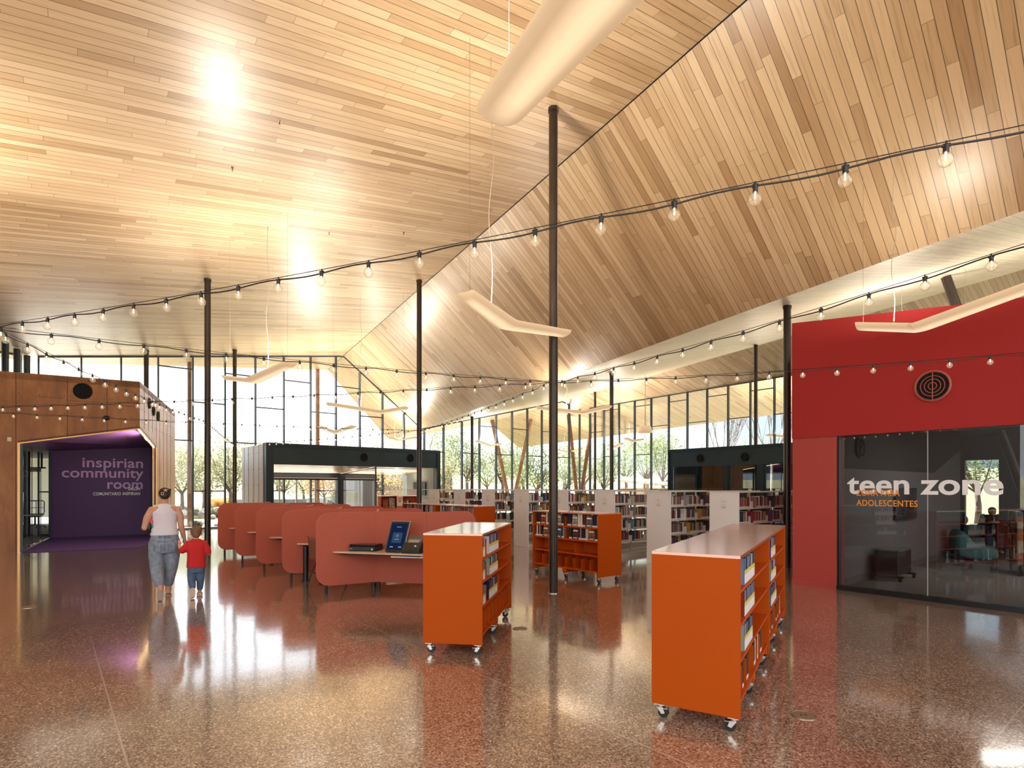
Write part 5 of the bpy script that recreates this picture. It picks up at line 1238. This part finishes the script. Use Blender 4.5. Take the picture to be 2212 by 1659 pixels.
for s_ in (-1, 1):
    limb(b, [(s_*.16, -.12, .90), (s_*.21, -.20, .77), (s_*.09, -.36, .765)], [.05, .042, .030]); hand(b, (s_*.08, -.37, .765), (-s_*.5, -.6, .0), .8, thumbdir=(0, 0, 1), curl=.3)
    limb(b, [(s_*.09, .02, .45), (s_*.11, -.38, .46), (s_*.11, -.40, .10)], [.085, .065, .045]); limb(b, [(s_*.11, -.38, .06), (s_*.12, -.50, .04)], [.045, .035])
remesh(b, 'body', SKIN, kd, .009, 3)
b = MB(); torso(b, [(.43, 0, .0, .175, .145), (.60, 0, -.01, .172, .13), (.75, 0, -.07, .18, .128), (.88, 0, -.13, .188, .115), (.945, 0, -.16, .10, .085)])
for s_ in (-1, 1): limb(b, [(s_*.15, -.12, .90), (s_*.215, -.20, .77), (s_*.11, -.34, .77)], [.062, .055, .042])
remesh(b, 'dark_jacket', M('black_jacket', (.015, .015, .02), .8), kd, .011, 3)
b = MB()
for s_ in (-1, 1): limb(b, [(s_*.09, .02, .45), (s_*.11, -.38, .46), (s_*.11, -.40, .12)], [.10, .08, .06])
remesh(b, 'trousers', M('navy_trousers', (.03, .05, .09), .9), kd, .011, 3)
b = MB(); b.ell((0, -.225, 1.055), .083, .095, .085); b.ell((0, -.19, 1.01), .07, .07, .06); remesh(b, 'hair', M('dark_hair', (.05, .018, .010), .5), kd, .009, 2)
lounge(V(12.1, 14.6, 0)+V(.0, .05, 0), math.radians(-115), 'teal chair under the reading teen', .8)
oc = thing('side_chair', 'orange side chair beside the grey wall at the back of the teen room', 'chair', V(12.75, 15.9, 0))
OC = M('burnt_orange_shell', (.35, .07, .02), .4)
MB().ell((12.75, 15.9, .46), .24, .22, .05).build('seat', OC, oc, smooth=True); MB().ell((12.75, 16.08, .70), .22, .04, .17).build('backrest', OC, oc, smooth=True)
for sx in (-.16, .16):
    for sy in (-.14, .14): MB().cyl((12.75+sx, 15.9+sy, .45), (12.75+sx*1.2, 15.9+sy*1.2, .012), .012, n=8).build('leg', CHROME, oc)
# patterned high-backed seat at the right edge
pm = bpy.data.materials.new('patchwork_fabric'); pm.use_nodes = True; t_ = pm.node_tree; bb = t_.nodes['Principled BSDF']; tc = t_.nodes.new('ShaderNodeTexCoord')
mp = t_.nodes.new('ShaderNodeMapping'); mp.inputs['Scale'].default_value = (9, 9, 9); t_.links.new(tc.outputs['Object'], mp.inputs[0]); fl_ = t_.nodes.new('ShaderNodeVectorMath'); fl_.operation = 'FLOOR'; t_.links.new(mp.outputs[0], fl_.inputs[0])
wn2 = t_.nodes.new('ShaderNodeTexWhiteNoise'); t_.links.new(fl_.outputs[0], wn2.inputs['Vector']); t_.links.new(ramp(t_, wn2.outputs[0], [(0, (.04, .03, .03)), (.25, (.25, .12, .07)), (.45, (.38, .29, .22)), (.65, (.08, .09, .11)), (.8, (.33, .10, .04)), (1, (.50, .46, .42))], 'CONSTANT'), bb.inputs['Base Color']); bb.inputs['Roughness'].default_value = .9
q = FLR(2196, 1247); fr = Fr(V3(q, 0), V(.86, -.5, 0), V(.5, .86, 0)); t = thing('high_back_seat', 'patchwork high-backed seat cut off by the right edge in the teen room', 'seat', q)
MB().box(.0, .10, 0, .7, .20, 1.20, fr=fr).build('seat_back', pm, t, bevel=.03); MB().box(.10, .75, 0, .7, .20, .48, fr=fr).build('seat_cushion', pm, t, bevel=.03)
for x in (.05, .7):
    for y in (.06, .64): MB().box(x-.02, x+.02, y-.02, y+.02, .012, .20, fr=fr).build('leg', BLACKM, t)
# wall screen
a = ti(1.9, 1.05); o = MB().box(0, 1.25, -.0, .05, 1.00, 1.62, fr=Fr(ti(2.6), -RN, RD)).build('wall_screen', M('dark_screen_glass', (.012, .012, .018), .12)); tag(o, 'dark flat screen on the grey side wall of the teen room', 'screen')
# screen in the slate box
o = MB().box(0, 1.1, -.05, 0, 1.25, 1.85, fr=Fr(FB.p(LB-.165, .9), A2, B2)).build('wall_screen', M('dark_screen_glass_b', (.02, .03, .04), .2)); tag(o, 'dark wall screen on the pale end wall inside the slate blue room', 'screen')
# meeting-room table, chair and ceiling rack behind the left partition
q = FLR(60, 1160); t = thing('flip_table', 'white-topped meeting table on castors at the left edge behind the partition', 'table', q)
fr = Fr(q, V(.9, .4, 0), V(-.4, .9, 0)); MB().box(-1.5, .35, -.35, .35, .70, .725, fr=fr).build('tabletop', WHITE, t)
for x in (-1.1, .05):
    MB().box(x-.02, x+.02, -.02, .02, .09, .70, fr=fr).build('leg', BLACKM, t); MB().tube([fr.p(x-.02, -.32, .07), fr.p(x, 0, .12), fr.p(x-.02, .32, .07)], .018, 8).build('foot', BLACKM, t)
    for y in (-.32, .32): MB().cyl(fr.p(x-.05, y, .04), fr.p(x-.01, y, .04), .035, n=12).build('wheel', RUBBER, t)
q = FLR(78, 1140); t = thing('task_chair', 'black wire-backed swivel chair in front of the pale curtain', 'chair', q); fr = Fr(q, V(.85, .5, 0), V(-.5, .85, 0))
MB().tube([fr.p(x, 0, z) for x, z in ((-.26, .55), (.22, .55), (.26, .62), (.26, 1.02), (.22, 1.08), (-.2, 1.08), (-.26, 1.02), (-.26, .55))], .022, 8).build('back_frame', BLACKM, t)
b = MB(); b.tube([fr.p(0, 0, .55), fr.p(0, 0, 1.08)], .012, 6); b.tube([fr.p(-.26, 0, .8), fr.p(.26, 0, .8)], .012, 6); b.build('back_mesh', BLACKM, t)
MB().box(-.24, .24, -.5, -.02, .45, .50, fr=fr).build('seat', BLACKP, t, bevel=.02); MB().cyl(fr.p(0, -.2, .1), fr.p(0, -.2, .45), .03, n=12).build('stem', BLACKM, t)
for k in range(5): a_ = k*1.257; MB().tube([fr.p(0, -.2, .12), fr.p(.33*math.cos(a_), -.2+.33*math.sin(a_), .07)], .02, 6).cyl(fr.p(.33*math.cos(a_)-.02, -.2+.33*math.sin(a_), .035), fr.p(.33*math.cos(a_)+.02, -.2+.33*math.sin(a_), .035), .034, n=10).build('foot', BLACKM, t)
q = PD(74, 1012, 19.0); t = thing('ceiling_rack', 'black projector rack hanging by two rods in the meeting room', 'rack', q)
for du in (-18, 16): p = PD(74+du, 1010, 19.0); MB().box(p.x-.02, p.x+.02, p.y-.02, p.y+.02, p.z, 2.78).build('rod', BLACKM, t)
a, c = PD(52, 1009, 19.0), PD(97, 1011, 19.0); MB().box(a.x, c.x, a.y-.04, a.y+.04, a.z-.05, a.z).build('bar', BLACKM, t); MB().box(a.x+.25, a.x+.5, a.y-.08, a.y+.08, a.z-.16, a.z-.05).build('projector', BLACKM, t)

for k_ in (0, 1):
    p_ = rp(2.6+2.2*k_, 2.9)-RN*3.0; L = bpy.data.lights.new('teen_added_light', 'AREA'); L.shape = 'RECTANGLE'; L.size = 1.6; L.size_y = .08; L.energy = 12; L.color = (1, .9, .75)
    lo = bpy.data.objects.new('teen_added_light', L); COL.objects.link(lo); lo.location = p_  # added fill for the dark room, set apart from the visible light tubes
# ================================================================== OUTSIDE
def gmat(name, c1, c2, sc, rough=.95):
    m = bpy.data.materials.new(name); m.use_nodes = True; t = m.node_tree; b = t.nodes['Principled BSDF']; g = t.nodes.new('ShaderNodeNewGeometry')
    n = t.nodes.new('ShaderNodeTexNoise'); n.inputs['Scale'].default_value = sc; n.inputs['Detail'].default_value = 6; t.links.new(g.outputs['Position'], n.inputs['Vector'])
    t.links.new(ramp(t, n.outputs[0], [(.35, c1), (.65, c2)]), b.inputs['Base Color']); b.inputs['Roughness'].default_value = rough; b.inputs['Specular IOR Level'].default_value = .1; return m
LAWN = gmat('dry_lawn', (.38, .33, .23), (.29, .28, .17), .6); CONC = gmat('concrete_path', (.55, .50, .44), (.48, .43, .38), 1.5); BED = gmat('planting_bed', (.10, .10, .05), (.24, .20, .13), 2.5)
# ground sheet, gently rising away from the building
gm = MB(); nx, ny = 40, 30; gp = []
def gz(x, y):
    d = math.hypot(x, y-10); return -.06+max(0, d-44)*.022+max(0, d-80)*.03
for j in range(ny+1):
    for i in range(nx+1):
        x = -130+260*i/nx; y = -60+220*j/ny; gp.append(V(x, y, gz(x, y)))
gm.add(gp, [(j*(nx+1)+i, j*(nx+1)+i+1, (j+1)*(nx+1)+i+1, (j+1)*(nx+1)+i) for j in range(ny) for i in range(nx)])
struct(gm, 'floor.004', LAWN, origin=V(0, 0, 0), smooth=True)
pv = MB(); pv.prism([tuple(WL(-9).xy+A2.xy*.1), tuple(WL(21.7).xy), tuple((WL(24)+A2*3.0).xy), tuple((WL(-9)+A2*9.0).xy)], -.055, -.02); struct(pv, 'floor.005', CONC)
pb = MB(); pb.prism([tuple((WL(-3)+A2*10.5).xy), tuple((WL(12)+A2*6.8).xy), tuple((WL(14)+A2*9).xy), tuple((WL(-1)+A2*14.5).xy)], -.05, -.01); struct(pb, 'floor.006', BED)
# leaves
def leaf_mat(name, c1, c2):
    m = bpy.data.materials.new(name); m.use_nodes = True; t = m.node_tree; b = t.nodes['Principled BSDF']; g = t.nodes.new('ShaderNodeNewGeometry')
    wn = t.nodes.new('ShaderNodeTexWhiteNoise'); vv = t.nodes.new('ShaderNodeVectorMath'); vv.operation = 'SNAP'; vv.inputs[1].default_value = (.25, .25, .25)
    t.links.new(g.outputs['Position'], vv.inputs[0]); t.links.new(vv.outputs[0], wn.inputs['Vector']); t.links.new(ramp(t, wn.outputs[0], [(0, c1), (1, c2)]), b.inputs['Base Color'])
    b.inputs['Roughness'].default_value = .7; b.inputs['Subsurface Weight'].default_value = 0; tl = t.nodes.new('ShaderNodeBsdfTranslucent'); t.links.new(ramp(t, wn.outputs[0], [(0, c1), (1, c2)]), tl.inputs[0])
    mx = t.nodes.new('ShaderNodeMixShader'); mx.inputs[0].default_value = .4; o = t.nodes['Material Output']; t.links.new(b.outputs[0], mx.inputs[1]); t.links.new(tl.outputs[0], mx.inputs[2]); t.links.new(mx.outputs[0], o.inputs[0]); return m
LFO = leaf_mat('olive_leaf', (.22, .24, .13), (.46, .45, .28)); LFG = leaf_mat('green_leaf', (.13, .19, .08), (.34, .40, .19)); LFT = leaf_mat('autumn_leaf', (.40, .24, .08), (.52, .40, .22)); BARK = M('grey_bark', (.16, .12, .10), .9, var=(6, .3))
def tree(p, h, r, kind, label, grp, leaves=1500, th=.35):
    p = V3(p, gz(p[0], p[1])); rng = random.Random(int(p.x*37+p.y*91)); t = thing('tree', label, 'tree', p, grp)
    b = MB(); tr_h = h*th; hb = h if kind != 'bare' else h*.36
    b.tube([p, p+V(.05, 0, tr_h*.5), p+V(0, .05, tr_h)], [hb*.030, hb*.024, hb*.020], 8)
    tips = []
    for i in range(7 if kind != 'bare' else 12):
        a = rng.uniform(0, 6.28); s = p+Z3*tr_h*rng.uniform(.75, 1.0); e = p+V(math.cos(a)*r*rng.uniform(.4, .8), math.sin(a)*r*rng.uniform(.4, .8), h*rng.uniform(.6, .95)); m_ = s.lerp(e, .5)+V(0, 0, -.05*h)
        b.tube([s, m_, e], [hb*.012, hb*.007, hb*.002], 6); tips.append(e)
        if kind == 'bare':
            for k in range(7):
                e2 = e+V(rng.uniform(-.4, .4)*r, rng.uniform(-.4, .4)*r, rng.uniform(.0, .25)*h); s2 = m_.lerp(e, rng.uniform(0, .9)); b.tube([s2, s2.lerp(e2, .5)+V(0, 0, .02*h), e2], [hb*.004, hb*.0025, hb*.001], 4)
    b.build('trunk', BARK, t, smooth=True)
    if kind == 'bare': return t
    c = MB(); blobs = [(p+V(rng.uniform(-.55, .55)*r, rng.uniform(-.55, .55)*r, rng.uniform(tr_h*1.25, h*.86)), r*rng.uniform(.35, .6)) for _ in range(13)]
    vs = []; fs = []
    for i in range(leaves):
        o, rr = rng.choice(blobs); d = V(rng.gauss(0, 1), rng.gauss(0, 1), rng.gauss(0, 1)).normalized(); q = o+V(d.x*rr, d.y*rr, d.z*rr*.85)*rng.uniform(.55, 1.05)
        a1 = V(rng.gauss(0, 1), rng.gauss(0, 1), rng.gauss(0, 1)).normalized(); a2 = a1.orthogonal().normalized(); s = rng.uniform(.06, .12)*(h/5)**.5; k = len(vs)
        vs += [q-a1*s, q+a2*s*.55, q+a1*s, q-a2*s*.55]; fs.append((k, k+1, k+2, k+3))
    c.add(vs, fs); c.build('crown', {'olive': LFO, 'green': LFG, 'autumn': LFT}[kind], t); return t
TREES = [  # u, distance, height, crown radius, kind, label
 (392, 33, 4.2, 1.9, 'olive', 'young olive-green tree with a clear trunk left of the sunlit column'),
 (440, 36, 4.6, 2.0, 'olive', 'young tree half hidden behind the column by the boy'),
 (497, 34, 5.0, 2.0, 'olive', 'olive-green tree with leaning trunks left of the slate blue room'),
 (552, 45, 5.0, 2.6, 'olive', 'olive tree whose crown shows beside the zinc side of the slate blue room'),
 (612, 42, 3.9, 2.4, 'olive', 'dull green tree seen through the left garden door'),
 (655, 47, 4.2, 2.6, 'olive', 'olive tree behind the middle garden door leaf'),
 (700, 38, 3.4, 1.9, 'autumn', 'straw-coloured tree outside the right garden door'),
 (772, 41, 4.4, 3.0, 'autumn', 'pale autumn tree seen through the right half of the slate blue room'),
 (838, 52, 5.4, 3.0, 'autumn', 'thin pale autumn tree near the second column'),
 (905, 62, 8.5, 3.2, 'bare', 'bare branching tree above the slate blue room'),
 (972, 58, 7.6, 2.7, 'green', 'tall rounded green tree right of the slate blue room'),
 (1008, 56, 7.0, 2.4, 'green', 'dense green tree left of the left V-shaped columns'),
 (948, 47, 4.6, 2.2, 'olive', 'lower olive tree at the right jamb of the slate blue room'),
 (1052, 60, 5.0, 3.0, 'green', 'broad green tree between the left V-shaped columns'),
 (1085, 54, 6.6, 2.4, 'olive', 'olive tree behind the left V-shaped columns'),
 (1130, 50, 6.2, 2.6, 'green', 'green tree right of the left V-shaped columns'),
 (1160, 44, 4.6, 2.2, 'green', 'low green tree left of the central column'),
 (1222, 48, 5.2, 2.4, 'green', 'green tree directly right of the central column'),
 (1262, 56, 5.6, 2.7, 'olive', 'olive tree behind the right V-shaped columns'),
 (1304, 45, 5.2, 2.3, 'green', 'leafy tree left of the column over the stacks'),
 (1352, 65, 7.4, 2.9, 'green', 'large tree right of the column over the stacks'),
 (1398, 60, 7.6, 2.8, 'green', 'tall green tree near the drum pendant'),
 (1432, 52, 6.6, 2.3, 'green', 'tall narrow tree left of the dark rear room'),
 (1560, 60, 12.5, 4.0, 'bare', 'bare tree showing above the dark rear room, the left one'),
 (1668, 58, 13.8, 4.4, 'bare', 'tall bare tree above the dark rear room near the red wall'),
 (2112, 26, 4.6, 2.0, 'green', 'green tree outside the narrow pane of the teen room')]
for u, d, h, r, k, lab in TREES: tree(((u-CX)/FPX*d, d), h, r, k, lab, 'trees outside the glass', 1700 if k != 'bare' else 0)
for i in range(16):
    u = 330+i*88+random.uniform(-20, 20); d = random.uniform(78, 95); tree(((u-CX)/FPX*d, d), random.uniform(6.5, 9), random.uniform(4, 5.5), 'olive' if i % 3 else 'green', 'distant tree in the far line behind the garden, %s from the left' % ordn(i+1), 'distant trees behind the garden', 1100)
# ornamental grass, shrubs, boulders
GRS = leaf_mat('straw_grass', (.50, .26, .08), (.68, .42, .18)); SHR = leaf_mat('sage_shrub', (.20, .20, .12), (.34, .33, .22)); ROCK = gmat('boulder_stone', (.34, .32, .30), (.50, .48, .45), 3)
def tuft(u, v, w, h, mat, label, n=260, name='ornamental_grass', cat='grass', grp=None):
    p = FLR(u, v); p.z = -.03; rng = random.Random(int(u)); vs = []; fs = []
    for i in range(n):
        a = rng.uniform(0, 6.28); q = p+V(math.cos(a)*w*.3*rng.random(), math.sin(a)*w*.3*rng.random(), 0); e = q+V(math.cos(a)*w*.5*rng.random(), math.sin(a)*w*.5*rng.random(), h*rng.uniform(.6, 1)); s = V(-math.sin(a), math.cos(a), 0)*.018; k = len(vs)
        vs += [q-s, q+s, e+s*.4, e-s*.4]; fs.append((k, k+1, k+2, k+3))
    o = MB().add(vs, fs).build(name, mat); tag(o, label, cat, grp)
tuft(480, 1098, 1.7, .85, GRS, 'big orange tuft of ornamental grass outside, left of the slate blue room', 900)
tuft(548, 1101, 1.0, .5, GRS, 'smaller straw grass tuft beside the zinc wall', 350)
for u, v, w_, h_, lab in ((398, 1112, 1.5, .55, 'grey-green shrub at the foot of the leftmost young tree'), (464, 1116, .9, .5, 'grey-green shrub between boulders by the big orange grass'), (505, 1120, 1.0, .45, 'low shrub right of the boy\'s column outside'), (425, 1141, .5, .35, 'low plants at the window foot beside the sunlit column')):
    tuft(u, v, w_, h_, SHR, lab, 380, 'shrub', 'shrub', 'low shrubs outside the left window')
rk = random.Random(5)
us_ = sorted(rk.uniform(385, 520) for _ in range(19))+sorted(rk.uniform(385, 520) for _ in range(7))
for i in range(26):
    u = us_[i]; v = rk.uniform(1104, 1122) if i < 19 else rk.uniform(1132, 1138); p = FLR(u, v); r = rk.uniform(.18, .55) if i < 19 else rk.uniform(.08, .16)
    b = MB(); b.ell((p.x, p.y, r*.25), r, r*.8, r*.6, nu=9, nv=6); 
    for q in b.v: q += V(rk.uniform(-1, 1), rk.uniform(-1, 1), rk.uniform(-1, 1))*r*.12
    o = b.build('boulder', ROCK); tag(o, 'pale boulder, %s from the left, in the rocky bed outside the left window' % ordn(i+1) if i < 19 else 'small stone, %s from the left, at the foot of the left window' % ordn(i-18), 'rock', 'boulders in the bed outside' if i < 19 else 'small stones by the window foot')
# low walls and pavilion
o = MB().box(0, 9, 0, .3, -.1, .62, fr=Fr(FLR(452, 1096), V(.98, .2, 0), V(-.2, .98, 0))).build('garden_wall', M('blue_grey_wall', (.20, .23, .27), .8)); tag(o, 'low blue-grey garden wall behind the orange grass', 'wall')
o = MB().box(0, 22, 0, .3, -.1, .55, fr=Fr(PD(790, 1051, 46)*V(1, 1, 0), V(.96, .28, 0), V(-.28, .96, 0))) if False else None
g2 = PD(800, 1051, 48); g2.z = 0; o = MB().box(0, 9, 0, .4, 0, 1.3, fr=Fr(g2, V(.96, .28, 0), V(-.28, .96, 0))).build('brick_wall', M('tan_brick', (.30, .20, .14), .9, var=(9, .2))); tag(o, 'low tan brick wall on the slope seen through the slate blue room', 'wall')
bh = PD(770, 1051, 70); bh.z = 1.2; t = thing('brick_house', 'low brown house with pale roof seen through the slate blue room', 'building', bh); fr = Fr(bh, V(.97, .2, 0), V(-.2, .97, 0))
MB().box(0, 12, 0, 7, -1.2, 2.2, fr=fr).build('wall', M('brown_brick', (.22, .13, .09), .9, var=(8, .2)), t); MB().slab([fr.p(-1, -1, 2.2), fr.p(13, -1, 2.2), fr.p(12, 3.5, 3.6), fr.p(0, 3.5, 3.6)], (0, 0, .2)).build('roof', M('tan_roof', (.40, .25, .15), .9), t)
for x in (1.5, 5, 8.5): MB().box(x, x+1.6, -.05, .02, .2, 1.5, fr=fr).build('window', M('house_window_%d' % x, (.05, .06, .08), .2), t)
pvp = PD(1335, 1051, 50); pvp.z = .2; t = thing('park_pavilion', 'long pale-roofed pavilion behind the book stacks, left of the dark rear room', 'building', pvp); fr = Fr(pvp, V(1, 0, 0), V(0, 1, 0))
MB().slab([fr.p(.2, 0, 1.85), fr.p(9, 0, 1.2), fr.p(9, 5, 1.2), fr.p(.2, 5, 2.4)], (0, 0, .18)).build('roof', M('pale_pavilion_roof', (.62, .50, .44), .8), t); MB().box(.8, 9, 1, 4, -.3, 1.3, fr=fr).build('wall', M('pink_brick', (.45, .30, .25), .9), t)
q = PD(716, 1051, 45); q.z = 0; t = thing('parked_car', 'pale blue car parked beyond the right garden door', 'car', q); fr = Fr(q, V(.3, .95, 0), V(-.95, .3, 0))
b = MB(); b.slab([fr.p(x, -.8, z) for x, z in ((-2.1, .35), (-2.1, .8), (-1.2, .95), (-.6, 1.4), (.8, 1.42), (1.5, .98), (2.1, .85), (2.1, .35))], fr.y*1.6); b.build('car_body', M('pale_blue_paint', (.35, .45, .52), .2, .3), t, bevel=.05)
b = MB(); b.slab([fr.p(x, -.82, z) for x, z in ((-1.05, .97), (-.55, 1.33), (.75, 1.35), (1.3, 1.0))], fr.y*1.64); b.build('car_window', BLACKP, t)
for x in (-1.35, 1.35):
    for y in (-.82, .62): MB().cyl(fr.p(x, y, .32), fr.p(x, y+.2, .32), .32, n=18).build('wheel', RUBBER, t)
